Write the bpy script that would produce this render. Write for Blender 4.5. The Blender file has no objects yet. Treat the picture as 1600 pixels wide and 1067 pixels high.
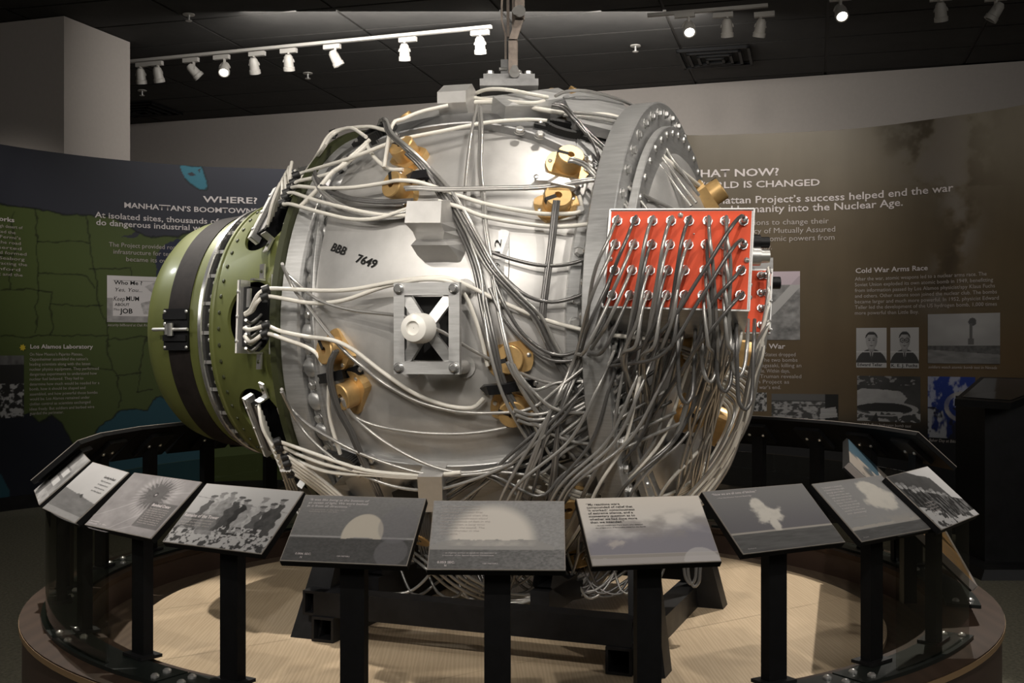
import bpy, bmesh, math, random
import numpy as np
from mathutils import Vector as V, Matrix as M

random.seed(7); np.random.seed(7)
scn = bpy.context.scene
COL = scn.collection
F, HZ, H = 1750.0, 545.0, 1.2          # focal length (px of a 1600 wide frame), horizon row, eye height

# ------------------------------------------------------------------ camera, world, lights
cd = bpy.data.cameras.new('camera'); cam = bpy.data.objects.new('camera', cd); COL.objects.link(cam)
cd.sensor_width = 36; cd.lens = F/1600*36; cd.shift_y = (HZ-533.5)/1600; cd.clip_end = 60
cam.location = (0, 0, H); cam.rotation_euler = (math.pi/2, 0, 0); scn.camera = cam
w = bpy.data.worlds.new('room_ambient'); scn.world = w; w.use_nodes = True
w.node_tree.nodes['Background'].inputs[0].default_value = (.85, .92, 1, 1)
w.node_tree.nodes['Background'].inputs[1].default_value = .02
scn.view_settings.view_transform = 'Standard'; scn.view_settings.look = 'None'
scn.view_settings.exposure = 0.0; scn.view_settings.gamma = 1; scn.view_settings.use_curve_mapping = False

def spot(loc, to, watts, deg, blend=.5, r=.05, col=(1, .93, .84)):
    d = bpy.data.lights.new('track_or_fill_lamp', 'SPOT'); d.energy = watts; d.spot_size = math.radians(deg)
    d.spot_blend = blend; d.shadow_soft_size = r; d.color = col
    o = bpy.data.objects.new('track_or_fill_lamp', d); COL.objects.link(o); o.location = loc
    o.rotation_euler = (V(to)-V(loc)).to_track_quat('-Z', 'Y').to_euler()
def area(loc, to, watts, sx, sy, col=(1, .96, .9)):
    d = bpy.data.lights.new('area_fill', 'AREA'); d.energy = watts; d.shape = 'RECTANGLE'; d.size = sx; d.size_y = sy; d.color = col
    o = bpy.data.objects.new('area_fill', d); COL.objects.link(o); o.location = loc
    o.rotation_euler = (V(to)-V(loc)).to_track_quat('-Z', 'Y').to_euler()
spot((.75, 2.9, 3.7), (.15, 3.9, 1.3), 110, 52, .6, .06)         # straight above, on the sphere
spot((2.3, .9, 3.7), (0.2, 3.9, 1.1), 130, 36, .5, .05)          # front right track
spot((-2.4, .7, 3.7), (-.8, 3.8, 1.15), 200, 36, .5, .05)         # front left track
spot((-4.3, 4.7, 3.7), (-1.2, 4.25, 1.25), 150, 22, .5, .04, (.95, .97, 1))   # behind left, rims the nose
spot((2.0, 5.2, 3.7), (.95, 3.75, .3), 480, 30, .5, .02)           # behind right, across the deck
spot((-2.1, 4.7, 3.7), (-.85, 3.45, .3), 480, 30, .4, .02)         # behind left, across the deck
spot((.3, -.4, 3.7), (0, 2.5, .8), 230, 62, .6, .05)             # over the visitor, on the lecterns
spot((1.2, 5.6, 3.7), (1.35, 7.9, 2.45), 260, 66, 1, .1)         # right mural
spot((3.2, 5.2, 3.7), (3.4, 7.3, 1.8), 90, 70, 1, .1)
spot((-4.6, 6.6, 3.7), (-5.0, 7.6, 2.0), 26, 34, 1, .1, (.85, 1, .97))
spot((-1.9, 6.5, 3.7), (-2.3, 9.3, 1.8), 75, 60, 1, .1)
spot((-3.9, 5.9, 3.5), (-4.1, 8.6, 1.9), 190, 42, 1, .1)          # left mural
area((-.3, 8.6, 3.6), (-.3, 12.5, 2.6), 70, 3.6, .5)                     # added area wash over the wall above the murals

area((0, -1.6, 3.7), (0, 3.9, .9), 55, 4.5, 1.2)                # added soft fill from above and behind the visitor
spot((-1.5, -1.7, 3.6), (-.1, 3.9, 1.3), 560, 21, .5, .8)        # added soft flood, fills the front of the sphere
area((4.6, 1.8, 3.6), (0, 3.9, 1), 60, 1, 3)  # added side fill at right, for the aluminium to reflect
area((-5, 1.8, 3.6), (-.3, 3.9, 1), 34, 1, 3)  # added side fill at left, for the aluminium to reflect

# ------------------------------------------------------------------ materials
def nodes(m): return m.node_tree.nodes, m.node_tree.links
def mat(name, col, rough=.5, metal=0, nscale=0, namt=0, bump=0, stretch=None, spec=.5, col2=None, coat=0):
    m = bpy.data.materials.new(name); m.use_nodes = True; N, L = nodes(m); b = N['Principled BSDF']
    b.inputs['Base Color'].default_value = (*col, 1); b.inputs['Roughness'].default_value = rough
    b.inputs['Metallic'].default_value = metal; b.inputs['Specular IOR Level'].default_value = spec
    if coat: b.inputs['Coat Weight'].default_value = coat; b.inputs['Coat Roughness'].default_value = .15
    if nscale:
        tc = N.new('ShaderNodeTexCoord'); mp = N.new('ShaderNodeMapping'); nz = N.new('ShaderNodeTexNoise')
        if stretch: mp.inputs['Scale'].default_value = stretch
        nz.inputs['Scale'].default_value = nscale; nz.inputs['Detail'].default_value = 6; nz.inputs['Roughness'].default_value = .65
        L.new(tc.outputs['Object'], mp.inputs[0]); L.new(mp.outputs[0], nz.inputs['Vector'])
        mx = N.new('ShaderNodeMix'); mx.data_type = 'RGBA'
        c2 = col2 or tuple(c*(1-namt) for c in col); c1 = col if col2 else tuple(min(1, c*(1+namt)) for c in col)
        mx.inputs[6].default_value = (*c2, 1); mx.inputs[7].default_value = (*c1, 1)
        rp = N.new('ShaderNodeMapRange'); rp.inputs[1].default_value = .3; rp.inputs[2].default_value = .7
        L.new(nz.outputs[0], rp.inputs[0]); L.new(rp.outputs[0], mx.inputs[0]); L.new(mx.outputs[2], b.inputs['Base Color'])
        if metal:
            rr = N.new('ShaderNodeMapRange'); rr.inputs[3].default_value = rough*.8; rr.inputs[4].default_value = min(1, rough*1.25)
            L.new(nz.outputs[0], rr.inputs[0]); L.new(rr.outputs[0], b.inputs['Roughness'])
        if bump:
            bp = N.new('ShaderNodeBump'); bp.inputs['Strength'].default_value = bump; bp.inputs['Distance'].default_value = .002
            L.new(nz.outputs[0], bp.inputs['Height']); L.new(bp.outputs[0], b.inputs['Normal'])
    return m
def emit(name, col, s):
    m = bpy.data.materials.new(name); m.use_nodes = True; b = m.node_tree.nodes['Principled BSDF']
    b.inputs['Emission Color'].default_value = (*col, 1); b.inputs['Emission Strength'].default_value = s; return m
def printmat(name, rough=.35, spec=.4):
    m = bpy.data.materials.new(name); m.use_nodes = True; N, L = nodes(m); b = N['Principled BSDF']
    a = N.new('ShaderNodeAttribute'); a.attribute_name = 'Col'; L.new(a.outputs[0], b.inputs['Base Color'])
    b.inputs['Roughness'].default_value = rough; b.inputs['Specular IOR Level'].default_value = spec; return m
def woodmat(name, c1, c2, scale, rot, rough, dist=6):
    m = bpy.data.materials.new(name); m.use_nodes = True; N, L = nodes(m); b = N['Principled BSDF']
    tc = N.new('ShaderNodeTexCoord'); mp = N.new('ShaderNodeMapping'); mp.inputs['Rotation'].default_value = (0, 0, rot)
    mp.inputs['Scale'].default_value = (1, .05, 1)
    wv = N.new('ShaderNodeTexWave'); wv.inputs['Scale'].default_value = scale; wv.inputs['Distortion'].default_value = dist
    wv.inputs['Detail'].default_value = 3; wv.inputs['Detail Scale'].default_value = 1.2
    nz = N.new('ShaderNodeTexNoise'); nz.inputs['Scale'].default_value = 60; nz.inputs['Detail'].default_value = 5
    L.new(tc.outputs['Object'], mp.inputs[0]); L.new(mp.outputs[0], wv.inputs[0]); L.new(mp.outputs[0], nz.inputs['Vector'])
    ad = N.new('ShaderNodeMath'); ad.operation = 'MULTIPLY_ADD'; ad.inputs[1].default_value = .5; L.new(wv.outputs['Fac'], ad.inputs[0])
    mm = N.new('ShaderNodeMath'); mm.operation = 'MULTIPLY'; mm.inputs[1].default_value = .5; L.new(nz.outputs[0], mm.inputs[0]); L.new(mm.outputs[0], ad.inputs[2])
    mx = N.new('ShaderNodeMix'); mx.data_type = 'RGBA'; mx.inputs[6].default_value = (*c1, 1); mx.inputs[7].default_value = (*c2, 1)
    L.new(ad.outputs[0], mx.inputs[0]); L.new(mx.outputs[2], b.inputs['Base Color']); b.inputs['Roughness'].default_value = rough; b.inputs['Specular IOR Level'].default_value = .2
    return m
def glassmat(name, tint):
    m = bpy.data.materials.new(name); m.use_nodes = True; N, L = nodes(m); N.remove(N['Principled BSDF'])
    t = N.new('ShaderNodeBsdfTransparent'); t.inputs[0].default_value = (*tint, 1)
    g = N.new('ShaderNodeBsdfGlossy'); g.inputs['Roughness'].default_value = .02
    fr = N.new('ShaderNodeFresnel'); fr.inputs[0].default_value = 1.45; mx = N.new('ShaderNodeMixShader')
    ge = N.new('ShaderNodeNewGeometry'); mu = N.new('ShaderNodeMath'); mu.operation = 'MULTIPLY_ADD'; mu.inputs[1].default_value = -1; mu.inputs[2].default_value = 1
    m2 = N.new('ShaderNodeMath'); m2.operation = 'MULTIPLY'; L.new(ge.outputs['Backfacing'], mu.inputs[0]); L.new(mu.outputs[0], m2.inputs[0]); L.new(fr.outputs[0], m2.inputs[1]); L.new(m2.outputs[0], mx.inputs[0]); L.new(t.outputs[0], mx.inputs[1]); L.new(g.outputs[0], mx.inputs[2])
    L.new(mx.outputs[0], N['Material Output'].inputs[0]); return m

ALU = mat('cast_aluminium', (.56, .55, .535), .45, .68, 5, .16, .10)
ALU2 = mat('brushed_aluminium', (.50, .50, .495), .44, .72, 12, .14, .10, (1, 1, 12))
ALUD = mat('dark_aluminium', (.30, .30, .30), .38, .85, 9, .25, .2)
ALUW = mat('dull_aluminium', (.30, .30, .30), .62, .5, 20, .25, .2)  # darkened and roughened so the hoist plates don't mirror the front flood
CHROME = mat('chrome', (.85, .85, .84), .22, .9)
ZINC = mat('zinc_bolt', (.74, .73, .71), .32, .85)
BRASS = mat('anodised_brass', (.58, .38, .16), .40, .6, 30, .12)
OLIVE = mat('olive_paint', (.125, .140, .040), .44, .15, 3, .15, 0, coat=.2)
OLIVED = mat('dark_olive_flange', (.045, .05, .022), .4, .1)
BLACKP = mat('black_powder_coat', (.004, .004, .0045), .55, 0, 40, .3, spec=.2)
BLACKM = mat('black_steel', (.009, .009, .010), .45, .1, 14, .4, spec=.3)
RUBBER = mat('black_rubber', (.012, .012, .012), .5)
STRAP = mat('brown_black_strap', (.016, .013, .012), .7, 0, 30, .3, spec=.2)
WHITEC = mat('white_cable_jacket', (.78, .75, .68), .38)
GREYC = mat('grey_cable_jacket', (.42, .41, .39), .27, .55)
DARKC = mat('dark_grey_cable_jacket', (.17, .165, .16), .25, .5)
RED = mat('red_panel', (.78, .095, .035), .5, 0, 4, .12, spec=.2)
WHITEP = mat('white_plastic', (.85, .83, .78), .3)
FIXT = mat('white_fixture_enamel', (.42, .40, .37), .45)
WALL = mat('grey_wall_paint', (.42, .38, .35), .8, 0, 30, .03)
CEIL = mat('black_ceiling_tile', (.030, .028, .026), .9, 0, 3, .25)
CEILG = mat('black_ceiling_grid', (.045, .042, .038), .7)
CARPET = mat('carpet', (.15, .14, .10), .95, 0, 70, .5, .6, (1, 1, 1))
RINGW = woodmat('walnut_laminate', (.032, .019, .012), (.052, .031, .020), 6, .4, .62)
RINGS = mat('brown_skirt_laminate', (.05, .030, .022), .5, 0, 3, .12)
DECKM = woodmat('pale_oak_laminate', (.40, .30, .195), (.56, .445, .305), 34, -.6, .45, 9)
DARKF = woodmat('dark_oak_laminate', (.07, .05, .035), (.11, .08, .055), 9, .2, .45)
PLATE = mat('black_base_plate', (.014, .018, .016), .35, .3)
GLASS = glassmat('tinted_rail_glass', (.80, .80, .76))
PRINT = printmat('printed_board', .48, .25)
MURAL = printmat('printed_mural', .5, .3)
TXTW = mat('lettering_pale', (.62, .57, .57), .6)
TXTD = mat('lettering_dark', (.02, .02, .02), .9, spec=.1)
TXTG = mat('lettering_grey', (.42, .38, .36), .6)
LENS = emit('lamp_lens', (1, .93, .82), 9)
LENSO = mat('dark_lens', (.05, .05, .05), .2)
BLACKH = mat('black_interior', (.006, .006, .006), .7)

# ------------------------------------------------------------------ objects
WM = {}
def tag(o, label=None, cat=None, group=None, kind=None):
    if label: o['label'] = label
    if cat: o['category'] = cat
    if group: o['group'] = group
    if kind: o['kind'] = kind
    return o
def place(o, Mw, parent):
    WM[o] = Mw
    if parent is not None:
        o.parent = parent; o.matrix_parent_inverse = WM[parent].inverted()
    o.matrix_basis = Mw; COL.objects.link(o)
def empty(name, loc, label, cat, group=None, rz=0):
    o = bpy.data.objects.new(name, None); o.empty_display_size = .05
    place(o, M.Translation(V(loc)) @ M.Rotation(rz, 4, 'Z'), None); return tag(o, label, cat, group)
def add(name, me, parent=None, Mw=None, label=None):
    o = bpy.data.objects.new(name, me); place(o, Mw or M.Identity(4), parent)
    if label: o['label'] = label
    return o

class MB:
    def __init__(s): s.v = []; s.f = []
    def put(s, vs, fs):
        n = len(s.v); s.v += [tuple(p) for p in vs]; s.f += [tuple(i+n for i in q) for q in fs]; return s
    def box(s, c, x, y, z):                    # centre and three half vectors
        c, x, y, z = V(c), V(x), V(y), V(z)
        vs = [c+sx*x+sy*y+sz*z for sz in (-1, 1) for sy in (-1, 1) for sx in (-1, 1)]
        fs = [(0, 2, 3, 1), (4, 5, 7, 6), (0, 1, 5, 4), (2, 6, 7, 3), (0, 4, 6, 2), (1, 3, 7, 5)]
        if x.cross(y).dot(z) < 0: fs = [q[::-1] for q in fs]
        return s.put(vs, fs)
    def bx(s, x0, x1, y0, y1, z0, z1):
        return s.box(((x0+x1)/2, (y0+y1)/2, (z0+z1)/2), ((x1-x0)/2, 0, 0), (0, (y1-y0)/2, 0), (0, 0, (z1-z0)/2))
    def lathe(s, o, ax, prof, n=48, a0=0, a1=2*math.pi, u=None):   # prof: (t, r)
        o, ax = V(o), V(ax).normalized()
        u = V(u) if u is not None else (ax.cross(V((0, 0, 1))) if abs(ax.z) < .9 else ax.cross(V((0, 1, 0))))
        u = (u-ax*u.dot(ax)).normalized(); v = ax.cross(u); full = abs(a1-a0-2*math.pi) < 1e-6; m = n if full else n+1
        vs = []
        for t, r in prof:
            for i in range(m):
                a = a0+(a1-a0)*i/n; vs.append(o+ax*t+(u*math.cos(a)+v*math.sin(a))*r)
        fs = []
        for k in range(len(prof)-1):
            for i in range(n if full else n):
                j = (i+1) % m
                fs.append((k*m+i, k*m+j, (k+1)*m+j, (k+1)*m+i))
        return s.put(vs, fs)
    def cyl(s, a, b, r0, r1=None, n=12, bev=0):
        a, b = V(a), V(b); L = (b-a).length; r1 = r0 if r1 is None else r1
        pr = [(0, 1e-5), (0, r0)] + ([(L-bev, r1), (L, r1-bev)] if bev else [(L, r1)]) + [(L, 1e-5)]
        return s.lathe(a, b-a, pr, n)
    def tube(s, pts, r, n=8):
        P = [V(p) for p in pts]; vs = []; fs = []; up = None
        for i, p in enumerate(P):
            d = (P[min(i+1, len(P)-1)]-P[max(i-1, 0)])
            if d.length < 1e-9: d = V((0, 0, 1))
            d.normalize()
            if up is None: up = d.orthogonal().normalized()
            up = (up-d*up.dot(d)); up = up.normalized() if up.length > 1e-6 else d.orthogonal().normalized()
            w_ = d.cross(up)
            for k in range(n):
                a = 2*math.pi*k/n; vs.append(p+(up*math.cos(a)+w_*math.sin(a))*r)
        for i in range(len(P)-1):
            for k in range(n):
                k2 = (k+1) % n; fs.append((i*n+k, i*n+k2, (i+1)*n+k2, (i+1)*n+k))
        fs.append(tuple(range(n))[::-1]); fs.append(tuple((len(P)-1)*n+k for k in range(n)))
        return s.put(vs, fs)
    def sweep(s, pts, ups, w_, h, n0=0):        # rectangular bar along pts with outward normals ups (w wide, h tall)
        P = [V(p) for p in pts]; vs = []; fs = []
        for i, p in enumerate(P):
            d = (P[min(i+1, len(P)-1)]-P[max(i-1, 0)]).normalized(); u = V(ups[i]); u = (u-d*u.dot(d)).normalized(); c = d.cross(u)
            b = h*.12
            for x, y in ((-w_/2, -.01), (-w_/2, h-b), (-w_/2+b, h), (w_/2-b, h), (w_/2, h-b), (w_/2, -.01)): vs.append(p+c*x+u*y)
        for i in range(len(P)-1):
            for k in range(6):
                k2 = (k+1) % 6; fs.append((i*6+k, i*6+k2, (i+1)*6+k2, (i+1)*6+k))
        fs.append(tuple(range(6))[::-1]); fs.append(tuple((len(P)-1)*6+k for k in range(6)))
        return s.put(vs, fs)
    def ring(s, c, r0, r1, z0, z1, a0, a1, n):  # solid arc about vertical; angle 0 = toward the camera, + = to the right
        vs = []; fs = []
        for i in range(n+1):
            a = a0+(a1-a0)*i/n; d = (math.sin(a), -math.cos(a))
            for r, z in ((r0, z0), (r1, z0), (r1, z1), (r0, z1)): vs.append((c[0]+d[0]*r, c[1]+d[1]*r, z))
        for i in range(n):
            for k in range(4):
                k2 = (k+1) % 4; fs.append((i*4+k, (i+1)*4+k, (i+1)*4+k2, i*4+k2))
        if a1-a0 < 2*math.pi-1e-4: fs.append((0, 1, 2, 3)); fs.append(tuple(n*4+k for k in (3, 2, 1, 0)))
        return s.put(vs, fs)
    def mesh(s, name, m, smooth=None):
        me = bpy.data.meshes.new(name); me.from_pydata(s.v, [], s.f); me.materials.append(m)
        bm = bmesh.new(); bm.from_mesh(me); bmesh.ops.remove_doubles(bm, verts=bm.verts, dist=1e-5)
        bmesh.ops.recalc_face_normals(bm, faces=bm.faces); bm.to_mesh(me); bm.free()
        if smooth is not None:
            for p in me.polygons: p.use_smooth = True
            me.set_sharp_from_angle(angle=math.radians(smooth))
        return me
    def build(s, name, m, parent=None, smooth=None, label=None, Mw=None):
        return add(name, s.mesh(name, m, smooth), parent, Mw, label)

def P(px, py, Y): return V(((px-800)/F*Y, Y, H-(py-HZ)/F*Y))       # the point at distance Y that the photograph shows at px, py

# ------------------------------------------------------------------ procedural painting for prints
def fbm(x, y, seed=0, octv=4, fx=4., fy=4.):
    out = np.zeros_like(x); amp = 1.; tot = 0.
    for o in range(octv):
        rs = np.random.RandomState(seed*17+o); g = rs.rand(64, 64)
        X = x*fx*2**o; Y = y*fy*2**o; xi = np.floor(X).astype(int); yi = np.floor(Y).astype(int); a = X-xi; b = Y-yi
        a = a*a*(3-2*a); b = b*b*(3-2*b)
        f = lambda i, j: g[(yi+j) % 64, (xi+i) % 64]
        out += amp*((f(0, 0)*(1-a)+f(1, 0)*a)*(1-b)+(f(0, 1)*(1-a)+f(1, 1)*a)*b); tot += amp; amp *= .55
    return out/tot
def sst(a, b, x): t = np.clip((x-a)/(b-a), 0, 1); return t*t*(3-2*t)
def mixc(c, d, k): k = np.clip(k, 0, 1)[..., None]; return c*(1-k)+np.array(d)*k
def inpoly(x, y, poly):
    ins = np.zeros(x.shape, bool); n = len(poly); j = n-1
    for i in range(n):
        xi, yi = poly[i]; xj, yj = poly[j]
        ins ^= ((yi > y) != (yj > y)) & (x < (xj-xi)*(y-yi)/((yj-yi) or 1e-9)+xi); j = i
    return ins
def linedist(x, y, pl):
    d = np.full(x.shape, 1e9)
    for (x0, y0), (x1, y1) in zip(pl[:-1], pl[1:]):
        L = (x1-x0)**2+(y1-y0)**2+1e-9; t = np.clip(((x-x0)*(x1-x0)+(y-y0)*(y1-y0))/L, 0, 1)
        d = np.minimum(d, np.hypot(x-x0-t*(x1-x0), y-y0-t*(y1-y0)))
    return d
def gridmesh(name, pos, colr, m):
    ny, nx = pos.shape[:2]; me = bpy.data.meshes.new(name)
    idx = np.arange(nx*ny).reshape(ny, nx); q = np.stack([idx[:-1, :-1], idx[:-1, 1:], idx[1:, 1:], idx[1:, :-1]], -1).reshape(-1, 4)
    me.vertices.add(nx*ny); me.vertices.foreach_set('co', pos.reshape(-1).astype(np.float32))
    me.loops.add(q.size); me.loops.foreach_set('vertex_index', q.reshape(-1).astype(np.int32))
    me.polygons.add(len(q)); me.polygons.foreach_set('loop_start', np.arange(0, q.size, 4, dtype=np.int32))
    me.polygons.foreach_set('use_smooth', np.ones(len(q), bool))
    me.update(calc_edges=True)
    at = me.color_attributes.new('Col', 'FLOAT_COLOR', 'POINT')
    c = np.ones((nx*ny, 4), np.float32); c[:, :3] = np.clip(colr.reshape(-1, 3), 0, 1); at.data.foreach_set('color', c.reshape(-1))
    me.materials.append(m); me.validate(); return me
def textmesh(s, bold=0, shear=0, sp=1.0):
    cu = bpy.data.curves.new('lettering', 'FONT'); cu.body = s; cu.size = 1; cu.offset = bold; cu.shear = shear; cu.resolution_u = 2; cu.space_character = sp
    o = bpy.data.objects.new('tmp', cu); COL.objects.link(o)
    me = bpy.data.meshes.new_from_object(o.evaluated_get(bpy.context.evaluated_depsgraph_get()))
    bpy.data.objects.remove(o); bpy.data.curves.remove(cu)
    n = len(me.vertices); a = np.empty(n*3, np.float32); me.vertices.foreach_get('co', a); return me, a.reshape(-1, 3)
def text(s, fn, x0, y0, wid, cap, m, parent, bold=0, shear=0, name='lettering', sp=1.0):
    """one line of writing: its left end at x0, baseline y0, width wid, cap height cap in the surface's own metres; fn maps (x, y) arrays to points"""
    me, a = textmesh(s, bold, shear, sp)
    if len(a) == 0: return
    x = a[:, 0]-a[:, 0].min(); k = wid/max(x.max(), 1e-6) if wid else cap/.70
    pts = fn(x0+x*k, y0+a[:, 1]*cap/.70).astype(np.float32)
    me.vertices.foreach_set('co', pts.reshape(-1)); me.materials.clear(); me.materials.append(m); me.update()
    return add(name, me, parent)

# ------------------------------------------------------------------ room
CZ = H+2.6
MB().bx(-14, 14, -4, 20, -.05, 0).build('floor', CARPET)
bpy.data.objects['floor']['kind'] = 'structure'
yaw = math.radians(-17.5); wd = V((math.cos(yaw), math.sin(yaw), 0)); wn = V((-math.sin(yaw), math.cos(yaw), 0))
bw0 = V((-4.52, 13.0, 0))
def wallbox(c0, c1, th, z0, z1, name):
    c0, c1 = V(c0), V(c1); d = (c1-c0).normalized(); n = V((-d.y, d.x, 0))
    o = MB().box((c0+c1)/2+n*th/2+V((0, 0, (z0+z1)/2)), (c1-c0)/2, n*th/2, (0, 0, (z1-z0)/2)).build(name, WALL); o['kind'] = 'structure'; return o
wallbox(bw0-wd*7, bw0+wd*18, .15, 0, CZ, 'wall_back')
cA, cB, cC = V((-3.5, 8.75, 0)), V((-3.24, 9.5, 0)), V((-6.6, 9.75, 0))
o = MB().put([(*p.xy, z) for z in (0, CZ) for p in (cA, cB, cB+(cC-cA), cC)], [(0, 1, 2, 3), (4, 5, 6, 7), (0, 1, 5, 4), (1, 2, 6, 5), (2, 3, 7, 6), (3, 0, 4, 7)]).build('wall_left', WALL)
o['kind'] = 'structure'
wallbox((7.2, 13, 0), (7.2, -4, 0), .15, 0, CZ, 'wall_right'); wallbox((-9.5, -4, 0), (-9.5, 15, 0), .15, 0, CZ, 'wall_far_left')
wallbox((-9.5, -4, 0), (7.2, -4, 0), -.15, 0, CZ, 'wall_front')
# suspended ceiling: slab, T-grid and tiles
ceil = MB().bx(-14, 14, -4, 20, CZ+.02, CZ+.1).build('ceiling', CEILG); ceil['kind'] = 'structure'
ty = math.radians(-15); td = V((math.cos(ty), math.sin(ty), 0)); tn = V((-td.y, td.x, 0)); org = P(1292, 60, 1750*2.6/485.); org.z = 0
tile = MB().box((0, 0, 0), td*.597, tn*.292, (0, 0, .006)).mesh('ceiling_tile', CEIL)
vents = {}
for i in range(-10, 8):
    for j in range(-14, 14):
        c = org+td*(1.22*(i+.5))+tn*(.61*(j+.5)); c.z = CZ+.012
        if c.y < 6.6 or c.y > 15: continue
        px = 800+F*c.x/c.y
        if px < -120 or px > 1720: continue
        if (c-bw0).dot(wn) > .3: continue
        add('ceiling_tile', tile, ceil, M.Translation(c))
# air diffusers
for (px, py, wv) in ((1118, 88, .60), (222, 170, .60)):
    c = P(px, py, 1750*2.6/(545-py)); c.z = CZ
    r = empty('air_vent', c, 'black square stepped ceiling air vent %s' % ('above the right mural text' if px > 800 else 'beside the grey column at left'), 'air vent', 'ceiling air vents')
    for k, s_ in enumerate((.30, .22, .14, .07)):
        m_ = MB()
        for a in range(4):
            d1 = td if a % 2 == 0 else tn; d2 = tn if a % 2 == 0 else td; sg = 1 if a < 2 else -1
            m_.box(c+d2*sg*s_+V((0, 0, -.012-.008*k)), d1*(s_+.012), d2*.012, (0, 0, .012))
        m_.build('louvre_frame', BLACKP, r)
for (px, py, n_) in ((295, 22, 'in line above the lit left track lamp'), (222, 141, 'under the two leftmost track lamps'), (481, 114, 'to the lower right of the middle track lamps'), (993, 71, 'to the left of the right track lamps')):
    c = P(px, py, 1750*2.6/(545-py)); c.z = CZ
    r = empty('fire_sprinkler', c, 'small ceiling sprinkler head '+n_, 'sprinkler', 'ceiling sprinklers')
    MB().cyl(c, c+V((0, 0, -.008)), .045, n=20).build('escutcheon', FIXT, r, 40)
    MB().cyl(c, c+V((0, 0, -.05)), .010).cyl(c+V((0, 0, -.05)), c+V((0, 0, -.055)), .026).build('sprinkler_head', ZINC, r, 40)

# track lighting
def trackbar(a, b, label):
    a, b = V(a), V(b); d = (b-a).normalized(); n = V((-d.y, d.x, 0))
    o = MB().box((a+b)/2, (b-a)/2, n*.018, (0, 0, .012)).build('lighting_track', FIXT); tag(o, label, 'light track', 'ceiling light tracks')
tA, tB = P(190, 97, 9.95), P(768, 37, 8.85); tA.z = tB.z = CZ-.055
trackbar(tA, tB, 'long white lighting track with nine spot lamps, at upper left')
def fixture(px, base, d, tilt, side, lit, label):
    r = empty('track_spotlight', base, label, 'spotlight', 'white track spotlights')
    MB().box(base+V((0, 0, -.03))+d*side*.03, d*.075, V((-d.y, d.x, 0))*.018, (0, 0, .018)).build('adapter', FIXT, r)
    aim = V(tilt).normalized(); piv = base+V((0, 0, -.125))
    MB().box(base+V((0, 0, -.065)), (.008, 0, 0), (0, .014, 0), (0, 0, .03)).build('stem', FIXT, r)
    sd = aim.cross(V((0, 0, 1))); sd = sd.normalized() if sd.length > .1 else V((1, 0, 0)); bk = -aim
    MB().tube([piv+sd*.046*math.cos(a)+V((0, 0, .045))*math.sin(a)*1.0 for a in np.linspace(0, math.pi, 9)], .005, 6).build('yoke', FIXT, r, 60)
    lb = MB().lathe(piv-aim*.065, aim, [(0, .001), (0, .022), (.02, .036), (.06, .040), (.10, .042), (.105, .048), (.135, .048), (.135, .038), (.125, .036)], 24).build('lamp_body', FIXT, r, 35)
    MB().lathe(piv-aim*.067, aim, [(0, .001), (0, .012)], 12).build('rear_cap', BLACKH, lb)
    MB().lathe(piv+aim*.058, aim, [(0, .001), (0, .037)], 24).build('lens', LENS if lit else LENSO, lb)
    if lit:
        ld = bpy.data.lights.new('lamp', 'SPOT'); ld.energy = 8; ld.spot_size = .9; ld.shadow_soft_size = .03; ld.color = (1, .93, .84)
        lo = bpy.data.objects.new('lamp', ld); COL.objects.link(lo); lo.location = piv+aim*.075; lo.rotation_euler = aim.to_track_quat('-Z', 'Y').to_euler()
dT = (tB-tA).normalized()
def on(px): # point of the left track that shows at column px
    k = (px-800)/F; s_ = (k*tA.y-tA.x)/((tB.x-tA.x)-k*(tB.y-tA.y)); return tA+(tB-tA)*s_
names = ['leftmost on the long left track', 'second from the left on the long left track, close to the first', 'third on the left track, tipped sideways', 'glowing lamp facing out on the left track',
 'fifth on the left track', 'sixth on the left track, hanging straight', 'seventh on the left track, tipped to the right', 'eighth on the left track, with a wide gap beside it', 'last on the left track, near the hoist rod']
for k, (px, tl, sd, lit) in enumerate(((220, (0, .35, -1), 1, 0), (247, (.1, .4, -1), -1, 0), (303, (.9, .4, -1), -1, 0), (351, (.1, -.9, -1), -1, 1), (397, (.05, .5, -1), 1, 0), (451, (0, .4, -1), 0, 0), (524, (.5, .2, -1), -1, 0), (632, (0, .4, -1), 1, 0), (750, (.05, .4, -1), 0, 0))):
    fixture(px, on(px)+V((0, 0, -.01)), dT, tl, sd, lit, 'white track spotlight, '+names[k])
rA, rB = P(1012, 15, 8.55), P(1200, -12, 8.3); rA.z = rB.z = CZ-.055
trackbar(rA, rB, 'short white lighting track with three spot lamps, top centre right')
dR = (rB-rA).normalized()
for px, py, tl, sd, lit, nm in ((1076, 8, (0, -.9, -1), -1, 1, 'glowing lamp, left of three on the short track'), (1136, 2, (.1, .4, -1), -1, 0, 'middle of three on the short track'), (1188, -2, (-.1, .4, -1), 1, 0, 'right of three on the short track')):
    b_ = P(px, py, 8.4); b_.z = CZ-.065; fixture(px, b_, dR, tl, sd, lit, 'white track spotlight, '+nm)
sA, sB = P(1290, -22, 8.1), P(1590, -55, 7.7); sA.z = sB.z = CZ-.055
trackbar(sA, sB, 'white lighting track at the top right edge')
for px, py, tl, lit, nm in ((1313, -24, (0, -.9, -1), 1, 'glowing lamp alone at top right'), (1470, -34, (.2, .4, -1), 0, 'second from the right, cut by the top edge'), (1556, -44, (-.6, .3, -1), 0, 'rightmost, cut by the top edge')):
    b_ = P(px, py, 8.0); b_.z = CZ-.065; fixture(px, b_, (sB-sA).normalized(), tl, 0, lit, 'white track spotlight, '+nm)

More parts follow.
